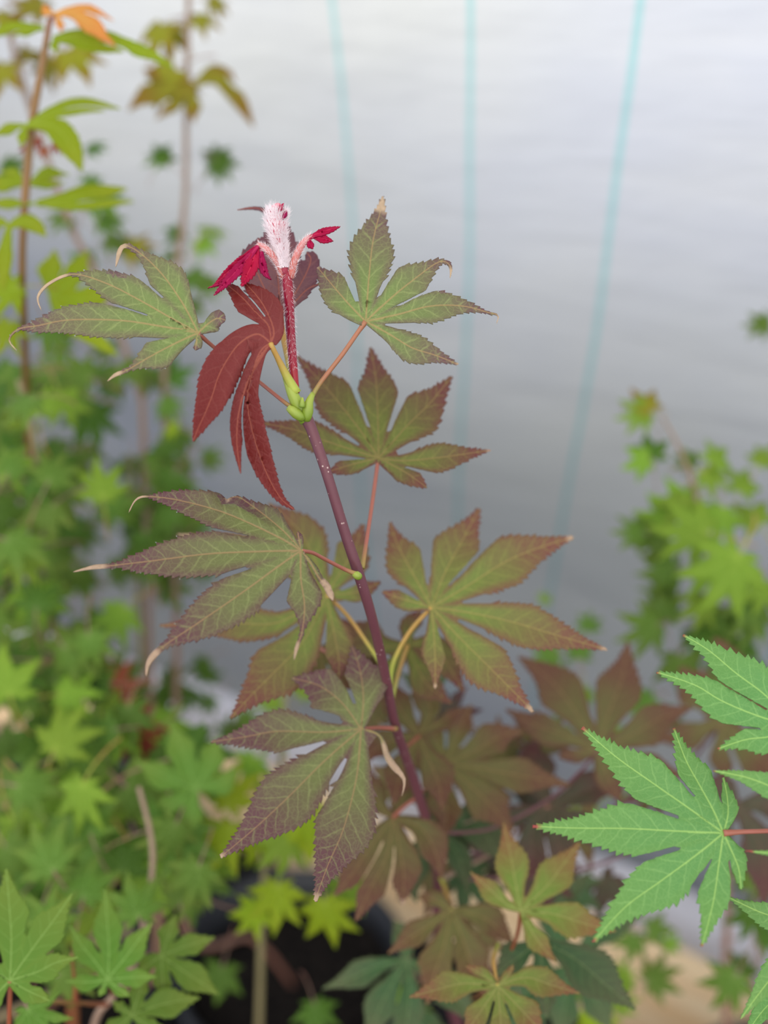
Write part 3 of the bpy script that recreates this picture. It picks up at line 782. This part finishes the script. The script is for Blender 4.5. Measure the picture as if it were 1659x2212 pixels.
def strands(name, pts, n, ln, par, seed, wid=.45, front=True, spread=.6, umax=1.):
    "fine white hairs standing on a stalk given like pxtube"
    rnd = random.Random(seed); bm = bmesh.new()
    path, acc = spline([tuple(P(x, y, d))+(r*d/F,) for x, y, d, r in pts], .0006)
    for _ in range(n):
        q, dr = sample(path, acc, acc[-1]*rnd.random()*umax)
        ax = Vector(dr[:3]).normalized(); c = Vector(q[:3]); r = q[3]
        v = Vector((rnd.gauss(0, 1), rnd.gauss(0, 1), rnd.gauss(0, 1))); v -= ax*v.dot(ax); v.normalize()
        b = c+v*r*.97
        l = ln*.30/F*(.5+rnd.random())
        dirv = (v*spread+ax*(.9*rnd.random()+.1)+Vector((rnd.uniform(-.3, .3), rnd.uniform(-.3, .3), rnd.uniform(-.3, .3)))).normalized()
        tip = b+dirv*l+ax*l*.3
        sd = dirv.cross(v if abs(dirv.dot(v)) < .95 else ax).normalized(); w = wid*.30/F
        s3 = dirv.cross(sd)
        vv = [bm.verts.new(b+(sd*math.cos(a)+s3*math.sin(a))*w) for a in (0, 2.1, 4.2)]; tv = bm.verts.new(tip)
        for i in range(3): bm.faces.new((vv[i], vv[(i+1) % 3], tv))
    me = bpy.data.meshes.new(name); bm.to_mesh(me); bm.free()
    o = link(name, me, [m_down], par); o['kind'] = 'stuff'; return o
h = strands('down', [(614, 580, .297, 9), (606, 535, .297, 13), (600, 505, .2965, 18), (597, 480, .2965, 22), (598, 460, .2965, 20), (602, 445, .2965, 12)], 4200, 13, shoot, 1, .62, spread=.28, umax=.9)
h['label'] = 'dense white down over the bud'
strands('down', [(614, 602, .298, 7), (602, 572, .297, 7), (585, 548, .296, 7.5), (570, 534, .296, 7), (556, 529, .296, 6)], 420, 7, shoot, 2, .35)
strands('down', [(628, 600, .298, 8), (634, 570, .297, 8), (645, 542, .297, 8), (658, 522, .297, 7.5), (674, 510, .297, 6)], 420, 7, shoot, 3, .35)
strands('down', [(620, 590, .298, 11.5), (624, 650, .298, 11), (628, 720, .299, 10), (634, 800, .30, 9.5)], 520, 7, shoot, 4, .28, spread=1.)

# ------------------------------------------------------------------ green maple leaning in from the right
right = thing('maple_sapling', 'fresh green maple reaching in from the right edge in front, big serrated leaf', 'sapling', (.36, .14, .34))
rs = stem_from(right.location, [(1950, 2900, .42, 12), (1890, 2300, .33, 12), (1850, 1850, .30, 11), (1840, 1500, .295, 9), (1850, 1300, .30, 7)], s_pink, 12); put(rs, right)
PT = .285
hero_leaf(right, (1562, 1800), .285, [
    lb([(1450, 1795), (1350, 1790), (1240, 1789), (1150, 1785)], 56, prof=POINT, dry=.95, dz=-.004),
    lb([(1490, 1748), (1410, 1692), (1330, 1635), (1257, 1572)], 54, prof=POINT, dry=.96, dz=.003),
    lb([(1540, 1750), (1507, 1690), (1480, 1640), (1455, 1573)], 40, prof=POINT, dry=.97, dz=.003),
    lb([(1572, 1760), (1570, 1720), (1562, 1680)], 22, prof=POINT, dz=.002),
    lb([(1500, 1850), (1425, 1905), (1350, 1960), (1280, 2036)], 56, prof=POINT, dry=.96, dz=-.006),
    lb([(1552, 1870), (1540, 1950), (1516, 2045)], 40, prof=POINT, dry=.97, dz=-.006),
    lb([(1585, 1850), (1596, 1880), (1601, 1922)], 24, prof=POINT, dz=-.003),
    ], m_green, [(1855, 1870, .30, 6), (1760, 1790, .29, 5), (1660, 1795, .285, 5), (1600, 1797, .285, 5.5), (1562, 1800, .285, 8)], s_petred, seed=71, tooth=17., amp=.17, web=.2, drops=14, fold=.15)
hero_leaf(right, (1730, 1575), .287, [
    lb([(1650, 1500), (1590, 1455), (1530, 1405), (1475, 1372)], 48, prof=POINT, dry=.97, dz=.004),
    lb([(1640, 1548), (1560, 1515), (1500, 1480), (1418, 1452)], 44, prof=POINT, dry=.97, dz=.0),
    lb([(1660, 1592), (1610, 1598), (1550, 1618)], 34, prof=POINT, dz=-.002, dry=.96),
    lb([(1740, 1480), (1720, 1400)], 40, prof=POINT), lb([(1720, 1650), (1690, 1700)], 34, prof=POINT), lb([(1800, 1560), (1880, 1500)], 40, prof=POINT)],
    m_green, [(1845, 1600, .295, 5), (1780, 1590, .29, 5), (1730, 1575, .287, 7)], s_petred, seed=73, tooth=17., amp=.17, web=.2, fold=.15)
hero_leaf(right, (1770, 1745), .275, [
    lb([(1700, 1715), (1620, 1682), (1540, 1665)], 26, prof=POINT, dry=.97), lb([(1720, 1800), (1680, 1840), (1610, 1838)], 12, prof=POINT, dry=.9),
    lb([(1780, 1670), (1770, 1620)], 30, prof=POINT), lb([(1840, 1760), (1900, 1790)], 34, prof=POINT)], m_green,
    [(1850, 1800, .29, 5), (1810, 1770, .28, 5), (1770, 1745, .275, 6)], s_petred, seed=75, fold=.15)
hero_leaf(right, (1760, 2010), .29, [
    lb([(1700, 1990), (1640, 1970), (1572, 1938)], 30, prof=POINT, dry=.97), lb([(1720, 2060), (1660, 2120), (1600, 2200)], 34, prof=POINT), lb([(1740, 1960), (1720, 1900)], 26, prof=POINT),
    lb([(1780, 2100), (1780, 2200)], 40, prof=POINT)], m_green, [(1875, 2150, .315, 5), (1820, 2060, .30, 5), (1760, 2010, .29, 6)], s_petred, seed=77, fold=.15)
hero_leaf(right, (1790, 2130), .31, [
    lb([(1720, 2140), (1660, 2170), (1600, 2250)], 34, prof=POINT), lb([(1780, 2210), (1760, 2300)], 36, prof=POINT)], m_green, [(1885, 2260, .325, 5), (1840, 2180, .315, 5), (1790, 2130, .31, 6)], s_petred, seed=79)

# ------------------------------------------------------------------ background foliage: generic leaves
def generic(name, mat, smat, spec, seed, sc=.0003):
    "local leaf: lobes of about 100 units = 30 mm; apex +Y, upper side +Z, with its petiole"
    lobes = []
    for a, l, w in spec:
        d = Vector((math.sin(R(a)), math.cos(R(a)))); n = Vector((d.y, -d.x))
        k = .06*(1 if a >= 0 else -1)
        lobes.append(lb([tuple(d*l*.5+n*l*k*(-1)), tuple(d*l)], w, dz=.30*l*sc, prof=POINT))
    me = leaf_data(name, (0., 0.), lobes, lambda x, y, z: Vector((x*sc, y*sc, -z)), sc, grid=14, tooth=12, amp=.12, fold=.25, ts=.44, web=.3, seed=seed, thick=.0003, ky=0, wav=.0006)
    bm = bmesh.new(); bm.from_mesh(me)
    tube_bm(bm, [(0, 0, 0), (0, -.010, -.004), (0, -.022, -.014), (.001, -.03, -.026)], [.0006, .0005, .0005, .0006], 6, 1)
    bm.to_mesh(me); bm.free()
    me.materials.append(mat); me.materials.append(smat)
    return me
SP7 = [(0, 105, 18), (38, 96, 17), (-38, 96, 17), (78, 72, 14), (-78, 74, 14), (120, 36, 9), (-120, 36, 9)]
SP7b = [(3, 100, 17), (35, 98, 18), (-40, 92, 16), (72, 78, 14), (-80, 70, 14), (118, 40, 10), (-125, 34, 9)]
SP5 = [(0, 100, 24), (50, 88, 21), (-48, 90, 21), (100, 56, 14), (-102, 54, 14)]
GM = {}
for key, mat in dict(mid=m_mid, deep=m_deep, lime=m_lime, light=m_light, olive=m_olive, brown=m_brown, redb=m_redbrown, orange=m_orange, purp=m_darkpurple, dgreen=m_darkgreen).items():
    GM[key] = [generic('leaf', mat, s_pink if key not in ('lime', 'light') else s_gold, sp_, i) for i, sp_ in enumerate((SP7, SP7b, SP5))]
camr, camu, camf = CR @ Vector((1, 0, 0)), CR @ Vector((0, 1, 0)), CR @ Vector((0, 0, -1))
rg = random.Random(21)
def gleaf(root, x, y, L, rot, key, d, var=None, face=None):
    me = GM[key][rg.randrange(3) if var is None else var]
    o = bpy.data.objects.new('leaf', me); COL.objects.link(o)
    k = face if face is not None else rg.uniform(.55, 1.)
    n = (-camf*k + Vector((0, 0, 1))*(1.15-k) + Vector((rg.uniform(-.35, .35), rg.uniform(-.3, .3), rg.uniform(-.2, .2)))).normalized()
    a = R(rot); yv = camr*math.cos(a)+camu*math.sin(a); yv = (yv-n*yv.dot(n)).normalized(); xv = yv.cross(n)
    s = L*d/F/.03
    M = Matrix((xv*s, yv*s, n*s)).transposed().to_4x4(); M.translation = P(x, y, d)
    o.parent = root; o.matrix_world = M
    o.matrix_basis = Matrix.Translation(root.location).inverted() @ M
    return o
for q in ((960, 1560, 95, 60, 'purp', .44), (1010, 1700, 110, 20, 'redb', .45), (1090, 1650, 110, 80, 'redb', .46), (1150, 1620, 100, 40, 'redb', .46), (1080, 1830, 120, 250, 'purp', .47),
          (1180, 1860, 120, 270, 'purp', .47), (930, 1860, 110, 260, 'redb', .46), (860, 1680, 100, 230, 'redb', .43), (1000, 1880, 110, 300, 'dgreen', .47), (1130, 1740, 110, 0, 'purp', .47),
          (1240, 1780, 110, 330, 'redb', .48), (820, 1560, 80, 120, 'redb', .42), (1230, 1900, 110, 280, 'dgreen', .49), (1030, 2010, 120, 250, 'redb', .47), (920, 1500, 80, 90, 'dgreen', .42), (1300, 1900, 90, 300, 'purp', .5),
          (1130, 2190, 120, 280, 'dgreen', .46), (1000, 1780, 100, 200, 'dgreen', .44), (900, 2180, 120, 250, 'dgreen', .48), (1420, 1700, 90, 200, 'redb', .5)):
    gleaf(main, *q)
BASES = iter([(-.38, .47), (-.10, .80), (-.37, .76), (-.62, .60), (-.42, 1.03), (-.20, .22), (-.12, .53), (.38, .60), (.50, .36)])
def plant(label, stem_pts, smat, leaves, scat=()):
    "stem_pts top first (x, y, depth, radius px); runs down into its pot"
    last = stem_pts[-1]; foot = P(last[0], last[1], last[2])
    base = Vector(next(BASES)+(.34,))
    root = thing('maple_sapling', label, 'sapling', base)
    w = [P(x, y, d) for x, y, d, r in stem_pts]+[foot.lerp(base, .5)+Vector((.004, 0, .03)), base]
    rr = [r*d/F for x, y, d, r in stem_pts]; rr += [rr[-1]*1.15, rr[-1]*1.3]
    st = tube('stem', w, rr, smat, None, 10); put(st, root)
    for lf in leaves: gleaf(root, *lf)
    for (n, x0, x1, y0, y1, d0, d1, l0, l1, keys, holes) in scat:
        c = 0; tries = 0
        while c < n and tries < n*30:
            tries += 1
            x, y = rg.uniform(x0, x1), rg.uniform(y0, y1)
            if any((x-hx)**2+(y-hy)**2 < hr*hr for hx, hy, hr in holes): continue
            gleaf(root, x, y, rg.uniform(l0, l1), rg.choice((rg.uniform(180, 360), rg.uniform(0, 360))), rg.choice(keys), rg.uniform(d0, d1)); c += 1
    return root
H = [(280, 900, 85), (240, 960, 55), (170, 1075, 45), (235, 1165, 60), (300, 1255, 45), (185, 1310, 50), (285, 1390, 70), (420, 1430, 150), (410, 840, 60), (400, 780, 50),
     (440, 1000, 40), (480, 1630, 70),  (250, 860, 60), (480, 760, 90), (500, 1100, 80), (420, 1590, 90)]
# 1 lime maple at the left edge, orange young leaf on top
pa = plant('lime green maple at the left edge, red-brown stem, orange leaf on top',
    [(108, 40, .43, 6), (90, 150, .432, 8), (70, 260, .435, 9), (55, 420, .44, 9), (48, 560, .45, 8), (52, 700, .48, 8), (60, 900, .56, 8), (80, 1200, .62, 8), (110, 1700, .66, 8), (150, 2300, .72, 9)], s_redst, [
    (35, 620, 90, 200, 'lime', .45), (20, 700, 80, 250, 'lime', .47), (100, 700, 70, -60, 'mid', .47), (70, 860, 90, 240, 'mid', .48)])
def pleaf(root, c, d, lobes, mat, **k):
    k.setdefault('grid', 14); k.setdefault('thick', .0003); k.setdefault('ts', .38); k.setdefault('web', .26)
    return hero_leaf(root, c, d, lobes, mat, **k)
pleaf(pa, (118, 30), .425, [lb([(160, 32), (200, 55), (225, 80), (250, 100)], 20), lb([(150, 20), (200, 22), (245, 45)], 10), lb([(130, 45), (132, 70)], 12), lb([(100, 25), (95, 10)], 12)], m_orange, seed=1,
      petiole=[(100, 100, .43, 4), (105, 60, .428, 4), (118, 30, .425, 4)], pmat=s_redst)
pleaf(pa, (115, 85), .43, [lb([(160, 75), (220, 82), (270, 100), (330, 120), (375, 150)], 17, prof=SLIM), lb([(150, 85), (200, 95), (268, 112)], 17, prof=SLIM), lb([(120, 95), (118, 112)], 14)], m_lime, seed=2)
pleaf(pa, (95, 62), .44, [lb([(60, 60), (20, 62), (-30, 80)], 14, prof=SLIM), lb([(40, 72), (28, 80)], 10)], m_lime, seed=3)
pleaf(pa, (62, 270), .43, [lb([(100, 268), (135, 290), (160, 330), (178, 370)], 26, prof=SLIM), lb([(110, 240), (180, 222), (260, 235)], 12, prof=SLIM), lb([(110, 250), (170, 238), (228, 240)], 10, prof=SLIM), lb([(30, 275), (-20, 295)], 12), lb([(50, 290), (45, 320)], 12)], m_lime, seed=4)
pleaf(pa, (60, 400), .45, [lb([(100, 375), (150, 378)], 14), lb([(20, 395), (-40, 400)], 20), lb([(90, 400), (140, 395)], 10), lb([(30, 375), (0, 372)], 12)], m_lime, seed=5)
pleaf(pa, (80, 440), .44, [lb([(140, 432), (200, 418), (275, 408)], 20, prof=SLIM), lb([(140, 445), (210, 440), (290, 436)], 12, prof=SLIM), lb([(20, 440), (-40, 440)], 12)], m_lime, seed=6)
pleaf(pa, (20, 490), .43, [lb([(12, 540), (8, 580), (6, 630)], 17, prof=SLIM), lb([(50, 478), (80, 490), (100, 512)], 17, prof=SLIM), lb([(0, 480), (-40, 500)], 18)], m_lime, seed=7)
pleaf(pa, (110, 640), .47, [lb([(150, 610), (180, 560), (190, 540)], 30), lb([(170, 650), (210, 640), (250, 620)], 34), lb([(110, 600), (120, 540)], 30), lb([(140, 690), (190, 720), (255, 770)], 20, prof=SLIM)], m_lime, seed=8)
for x, y, a in ((80, 300, 260), (60, 320, 250), (120, 310, 290), (95, 320, 270)): gleaf(pa, x, y, 26, a, 'brown', .46)
# 2 maple behind with bronze tops
pb = plant('tall thin maple with olive bronze top leaves against the pale film', [(408, -60, .60, 6), (405, 100, .60, 6), (402, 260, .60, 6), (400, 420, .61, 6), (385, 560, .62, 7), (355, 800, .64, 7), (380, 1300, .68, 7), (400, 2000, .78, 7)], s_pink, [
    (350, 55, 85, 250, 'olive', .60, 2, .9), (372, 60, 80, 260, 'olive', .61, 2, .9), (420, 40, 62, -10, 'olive', .6), (375, 150, 90, 220, 'olive', .59, 2, .9), (360, 170, 80, 200, 'olive', .6, 2, .9), (400, 180, 60, 250, 'olive', .6),
    (455, 0, 50, -20, 'olive', .61),
    (360, 345, 60, 150, 'mid', .62), (345, 345, 50, 60, 'deep', .62), (465, 345, 62, -50, 'deep', .61), (460, 350, 60, 50, 'deep', .62), (445, 500, 58, 60, 'light', .62), (430, 520, 50, -40, 'light', .62), (390, 500, 46, 220, 'deep', .63),
    (410, 590, 60, -60, 'mid', .64), (370, 560, 50, 100, 'mid', .64), (440, 610, 55, -20, 'mid', .64), (400, 660, 55, -30, 'mid', .65)],
    [(20, 290, 450, 900, 1300, .62, .72, 52, 74, ('mid', 'deep', 'mid'), H), (4, 380, 470, 1400, 1520, .7, .74, 45, 55, ('deep',), ()), (3, 340, 450, 940, 1010, .66, .7, 50, 60, ('deep', 'mid'), ())])
pleaf(pb, (415, 190), .59, [lb([(445, 170), (480, 175), (515, 215), (548, 275)], 18, prof=SLIM), lb([(450, 160), (490, 158), (510, 180)], 16), lb([(415, 230), (420, 265)], 20), lb([(350, 195), (310, 210), (278, 240)], 28), lb([(370, 230), (335, 260)], 14), lb([(340, 160), (310, 150)], 26)], m_olive, seed=12)
# 3 far left
pc = plant('blurred maple far left, pinkish leaning stem, olive leaves on top', [(10, 20, .60, 6), (55, 200, .60, 7), (150, 480, .61, 7), (210, 600, .62, 7), (295, 830, .64, 7), (310, 960, .65, 7), (325, 1500, .70, 7), (330, 2100, .80, 7)], s_pink, [
    (90, 20, 85, 160, 'olive', .58), (20, 30, 70, 250, 'olive', .58), (10, 140, 85, 260, 'olive', .58, 2), (150, 110, 90, -60, 'olive', .58, 2), (170, 70, 60, -20, 'olive', .6), (110, 130, 70, 230, 'olive', .6), (60, 130, 50, 100, 'olive', .6),
    (190, 325, 48, 30, 'deep', .63), (5, 365, 70, 0, 'deep', .62), (195, 400, 45, 80, 'mid', .63), (200, 440, 80, 0, 'mid', .6), (220, 470, 60, -30, 'mid', .61), (150, 470, 60, 200, 'mid', .61), (230, 520, 60, -10, 'mid', .62), (300, 560, 55, 60, 'mid', .62), (270, 540, 70, 10, 'olive', .62), (200, 560, 60, 200, 'mid', .62),
    (260, 790, 80, -50, 'mid', .63), (370, 830, 75, 90, 'deep', .64), (350, 870, 60, -30, 'mid', .64), (260, 830, 60, 200, 'deep', .64), (380, 925, 40, 170, 'lime', .62), (180, 840, 75, 220, 'mid', .62)],
    [(24, 100, 330, 640, 1250, .60, .72, 56, 82, ('mid', 'deep', 'mid'), H)])
# 4, 5 leafy mass on the left
plant('leafy green maple filling the left edge, blurred', [(40, 820, .52, 6), (80, 1000, .53, 7), (100, 1400, .58, 8), (150, 1600, .60, 9), (170, 2100, .70, 10)], s_cane, [],
    [(62, -40, 240, 780, 1500, .50, .66, 70, 105, ('mid', 'deep', 'mid', 'light'), H), (26, -30, 330, 1250, 1600, .5, .62, 75, 110, ('mid', 'light', 'deep'), H)])
plant('darker green maple standing between the leafy left mass and the film', [(280, 980, .68, 6), (300, 1300, .70, 8), (320, 1700, .76, 9), (330, 2100, .84, 10)], s_cane, [],
    [(40, 90, 440, 960, 1420, .60, .74, 58, 84, ('deep', 'mid'), H), (16, 230, 390, 1440, 1720, .62, .76, 60, 80, ('deep', 'deep', 'mid'), ())])
# 6 nearer bottom left bush
pe = plant('bushy green maple in the lower left corner, reddish twigs and sharp leaves', [(300, 1700, .46, 5), (330, 1850, .45, 6), (300, 2050, .44, 7), (245, 2150, .43, 8), (200, 2230, .44, 9), (170, 2500, .5, 10)], s_pink, [
    (300, 1980, 108, 100, 'mid', .43), (115, 1880, 115, 120, 'mid', .45, 0), (430, 1870, 100, 250, 'mid', .45), (195, 1800, 105, 110, 'mid', .47), (330, 1790, 100, 20, 'deep', .47), (380, 1780, 100, 240, 'mid', .47),
    (490, 1740, 100, 80, 'lime', .5, 1), (500, 1790, 105, 240, 'lime', .5), (250, 1570, 90, 270, 'light', .52), (280, 1560, 110, 300, 'brown', .55), (240, 1500, 90, 60, 'brown', .56), (310, 1620, 90, 280, 'brown', .56), (90, 1960, 110, 250, 'mid', .46), (180, 1940, 110, 80, 'mid', .45),
    (150, 1690, 95, 90, 'deep', .52), (60, 1650, 90, 60, 'deep', .52), (260, 1880, 105, 60, 'deep', .48), (390, 1950, 90, 100, 'mid', .46), (60, 2180, 100, -50, 'mid', .37), (20, 1500, 110, 100, 'light', .5), (130, 1500, 90, 0, 'light', .52)],
    [(34, -20, 440, 1600, 2010, .46, .60, 105, 145, ('mid', 'mid', 'deep', 'light'), ()), (5, -20, 180, 2000, 2120, .42, .5, 80, 100, ('mid',), ())])
M2 = dict(mat=m_mid)
pleaf(pe, (22, 2118), .34, [lb([(25, 2030), (20, 1950), (14, 1876)], 46), lb([(70, 2050), (115, 1990), (157, 1930)], 42), lb([(80, 2100), (120, 2080), (168, 2068)], 30), lb([(60, 2140), (108, 2162)], 24, prof=SLIM), lb([(-40, 2080), (-100, 2030)], 40), lb([(-20, 2160), (-60, 2200)], 26)], m_mid, seed=1, grid=10,
      petiole=[(60, 2600, .42, 5), (20, 2300, .36, 5), (20, 2200, .345, 5), (22, 2118, .34, 6)], pmat=s_redst)
pleaf(pe, (233, 2115), .37, [lb([(236, 2050), (232, 1990), (227, 1920)], 31), lb([(270, 2070), (300, 2030), (328, 1993)], 29), lb([(280, 2112), (338, 2110)], 25), lb([(200, 2070), (175, 2040), (152, 2000)], 27), lb([(195, 2122), (143, 2120)], 22), lb([(222, 2135), (215, 2152)], 14, prof=SLIM), lb([(255, 2135), (280, 2152)], 16, prof=SLIM)], m_mid, seed=2,
      petiole=[(245, 2150, .43, 4), (240, 2135, .40, 4), (233, 2115, .37, 5)], pmat=s_redst)
pleaf(pe, (348, 2065), .39, [lb([(365, 2020), (378, 1975)], 25), lb([(400, 2045), (464, 2025)], 28), lb([(400, 2100), (472, 2148)], 34), lb([(352, 2110), (356, 2160)], 26), lb([(325, 2080), (300, 2100)], 22, prof=SLIM)], m_mid, seed=3)
pleaf(pe, (285, 2193), .38, [lb([(350, 2170), (432, 2155)], 34), lb([(300, 2150), (318, 2105)], 22), lb([(265, 2180), (243, 2162)], 18), lb([(330, 2225), (370, 2270)], 28), lb([(260, 2215), (220, 2240)], 28)], m_mid, seed=4)
pleaf(pe, (425, 1705), .48, [lb([(400, 1640), (368, 1558)], 36), lb([(360, 1680), (292, 1643)], 32), lb([(450, 1650), (475, 1590)], 36), lb([(480, 1690), (515, 1660)], 28), lb([(370, 1740), (320, 1765)], 28), lb([(410, 1760), (400, 1810)], 28)], m_mid, seed=5)
tw = pxtube('twig', [(110, 2165, .39, 4), (165, 2166, .40, 4), (220, 2170, .425, 5), (235, 2168, .43, 5)], s_redst, None, 8); put(tw, pe)
tw = pxtube('twig', [(155, 2060, .39, 4), (160, 2110, .395, 4), (165, 2166, .40, 4.5)], s_redst, None, 8); put(tw, pe)
# 7 lime bush bottom centre
plant('bright lime green maple low in the middle, leaves over black pots', [(620, 1480, .56, 5), (600, 1700, .56, 6), (570, 1900, .58, 7), (560, 2200, .64, 8)], s_cane, [
    (600, 1915, 100, 265, 'lime', .5, 0, .9), (700, 1950, 105, 280, 'lime', .5, 0, .9), (560, 1960, 80, 230, 'lime', .51), (650, 1500, 62, 60, 'light', .57), (600, 1510, 60, 200, 'light', .57), (600, 1570, 70, 250, 'light', .57), (550, 1640, 80, 240, 'light', .55), (590, 1690, 85, 270, 'lime', .54),
    (650, 1760, 115, 280, 'lime', .5, 2, .9), (560, 1790, 95, 250, 'lime', .52), (620, 1800, 100, 260, 'light', .5), (740, 1900, 90, 300, 'light', .52), (470, 1860, 80, 240, 'light', .53), (500, 1590, 60, 100, 'deep', .6), (520, 1560, 55, 30, 'mid', .6),
    (680, 2170, 80, 280, 'deep', .54), (480, 2090, 80, 260, 'deep', .6), (900, 2180, 60, 270, 'lime', .5), (880, 2150, 60, 200, 'light', .5)])
# 8 right side maple
plant('pale green maple at the right edge with small star leaves before the film', [(1430, 900, .56, 3), (1470, 975, .56, 4), (1500, 1060, .56, 5), (1540, 1250, .57, 6), (1560, 1500, .60, 7), (1570, 1900, .68, 8), (1580, 2300, .78, 9)], s_pink, [
    (1405, 885, 66, 120, 'olive', .56, 2, .9), (1400, 890, 70, 190, 'light', .56, 0, .9), (1410, 990, 66, 100, 'deep', .56, 2), (1400, 990, 62, 200, 'light', .56), (1540, 1000, 72, 40, 'light', .56), (1520, 1020, 70, -40, 'light', .56), (1500, 1000, 50, 150, 'mid', .57),
    (1525, 1150, 120, 170, 'light', .54, 0, .9), (1500, 1100, 100, 160, 'light', .56), (1595, 1200, 145, 235, 'light', .52, 0, .95), (1640, 1130, 85, 120, 'light', .56), (1600, 1060, 70, 60, 'light', .57), (1440, 1160, 85, 190, 'mid', .57), (1450, 1120, 80, 170, 'light', .57),
    (1420, 1350, 95, 200, 'mid', .56, 0, .95), (1440, 1340, 80, 100, 'mid', .57), (1470, 1420, 90, 270, 'mid', .56), (1500, 1360, 90, 300, 'deep', .57), (1520, 1290, 80, 250, 'light', .56), (1560, 1330, 80, 240, 'mid', .57), (1600, 1380, 85, 260, 'deep', .58), (1640, 1330, 95, 200, 'mid', .57), (1650, 1260, 80, 250, 'light', .56),
    (1410, 1510, 70, 210, 'mid', .58), (1450, 1530, 60, 260, 'deep', .58), (1200, 1405, 66, 200, 'mid', .6), (1250, 1420, 60, 90, 'mid', .6), (1260, 1490, 70, 250, 'light', .6), (1230, 1520, 60, 270, 'mid', .6), (1270, 1360, 50, 80, 'mid', .61), (1660, 700, 55, 175, 'mid', .6), (1650, 1450, 90, 240, 'deep', .6), (1180, 1300, 30, 90, 'light', .62),
    (1330, 1660, 70, 250, 'light', .6), (1480, 1080, 80, 230, 'light', .56), (1560, 1100, 90, 250, 'light', .56), (1460, 1230, 90, 190, 'mid', .57), (1540, 1220, 100, 260, 'light', .56), (1620, 1290, 100, 280, 'mid', .56), (1450, 1280, 70, 170, 'mid', .58), (1390, 1150, 70, 180, 'mid', .57), (1640, 1000, 60, 60, 'light', .57), (1560, 1450, 90, 250, 'mid', .59), (1640, 1500, 90, 250, 'deep', .6), (1280, 1720, 70, 200, 'light', .6), (1210, 1440, 50, 260, 'mid', .6), (1320, 1600, 60, 90, 'light', .6)])
# 9 lower right
plant('small green maple low on the right in front of the pine board', [(1620, 1880, .58, 4), (1640, 2050, .6, 5), (1660, 2200, .64, 6)], s_pink, [
    (1625, 1965, 78, 250, 'deep', .56, 0, .95), (1620, 1920, 80, 60, 'mid', .57), (1588, 2108, 92, 235, 'mid', .55, 0, .95), (1600, 2100, 60, 60, 'deep', .56), (1640, 2020, 70, 0, 'deep', .57), (1660, 1900, 80, 200, 'deep', .58),
    (1370, 2020, 64, 250, 'mid', .6), (1400, 2010, 60, 0, 'mid', .6), (1400, 2120, 80, 20, 'mid', .6), (1360, 2110, 66, 200, 'light', .6), (1290, 2190, 84, 260, 'lime', .57, 0, .95), (1330, 2180, 60, 60, 'light', .58), (1250, 2160, 60, 130, 'mid', .58), (1350, 1960, 50, 110, 'mid', .62), (1440, 2040, 40, 0, 'light', .62), (1250, 1960, 60, 100, 'deep', .6)])

# ------------------------------------------------------------------ pots
def pot_mesh():
    prof = [(.0, .0), (.085, .0), (.092, .01), (.118, .20), (.118, .205), (.126, .207), (.128, .24), (.124, .243), (.117, .24), (.113, .20), (.108, .19)]
    bm = bmesh.new(); n = 40; rings = []
    for r, z in prof:
        rings.append([bm.verts.new((r*math.cos(k*2*math.pi/n), r*math.sin(k*2*math.pi/n), z)) for k in range(n)] if r > 0 else [bm.verts.new((0, 0, z))])
    for a, b in zip(rings, rings[1:]):
        for k in range(n):
            if len(a) == 1: bm.faces.new((a[0], b[(k+1) % n], b[k]))
            else: bm.faces.new((a[k], a[(k+1) % n], b[(k+1) % n], b[k]))
    for f in bm.faces: f.smooth = True
    me = bpy.data.meshes.new('pot_body'); bm.to_mesh(me); bm.free(); me.materials.append(m_pot)
    bm = bmesh.new(); bmesh.ops.create_circle(bm, cap_ends=True, segments=40, radius=.111, matrix=Matrix.Translation((0, 0, .2)))
    bmesh.ops.subdivide_edges(bm, edges=bm.edges[:], cuts=1)
    r2 = random.Random(3)
    bmesh.ops.inset_individual(bm, faces=bm.faces[:], thickness=.03)
    for v in bm.verts: v.co.z += r2.uniform(-.004, .004)
    s = bpy.data.meshes.new('soil'); bm.to_mesh(s); bm.free(); s.materials.append(m_soil)
    return me, s
pm, sm = pot_mesh()
def pot(x, y, label, z=.14):
    t = thing('nursery_pot', label, 'plant pot', (x, y, z), 'black nursery pots')
    a = link('pot_body', pm, (), t); b = link('soil', sm, (), t)
for x, y, lab in ((-.10, .80, 'black plastic nursery pot under the lime leaves at the bottom middle'), (-.37, .76, 'black plastic nursery pot behind the twigs in the lower left corner'),
                  (-.42, 1.03, 'black plastic nursery pot deepest among the leaves on the left'), (-.64, .88, 'black plastic nursery pot in the dark gap at the left edge'),
                  (.38, .60, 'black plastic nursery pot of the pale green maple beside the pine board'), (-.12, .53, 'black plastic nursery pot of the lime green maple'),
                  (-.38, .47, 'black plastic nursery pot of the lime maple with the orange top'), (-.62, .60, 'black plastic nursery pot of the leafy maple at the left edge'),
                  (-.20, .22, 'black plastic nursery pot of the bushy maple in the lower left'), (.14, .46, 'black plastic nursery pot of the purple-red maple'),
                  (.36, .14, 'black plastic nursery pot of the fresh green maple on the right'), (.50, .36, 'black plastic nursery pot of the small green maple low on the right')):
    pot(x, y, lab)
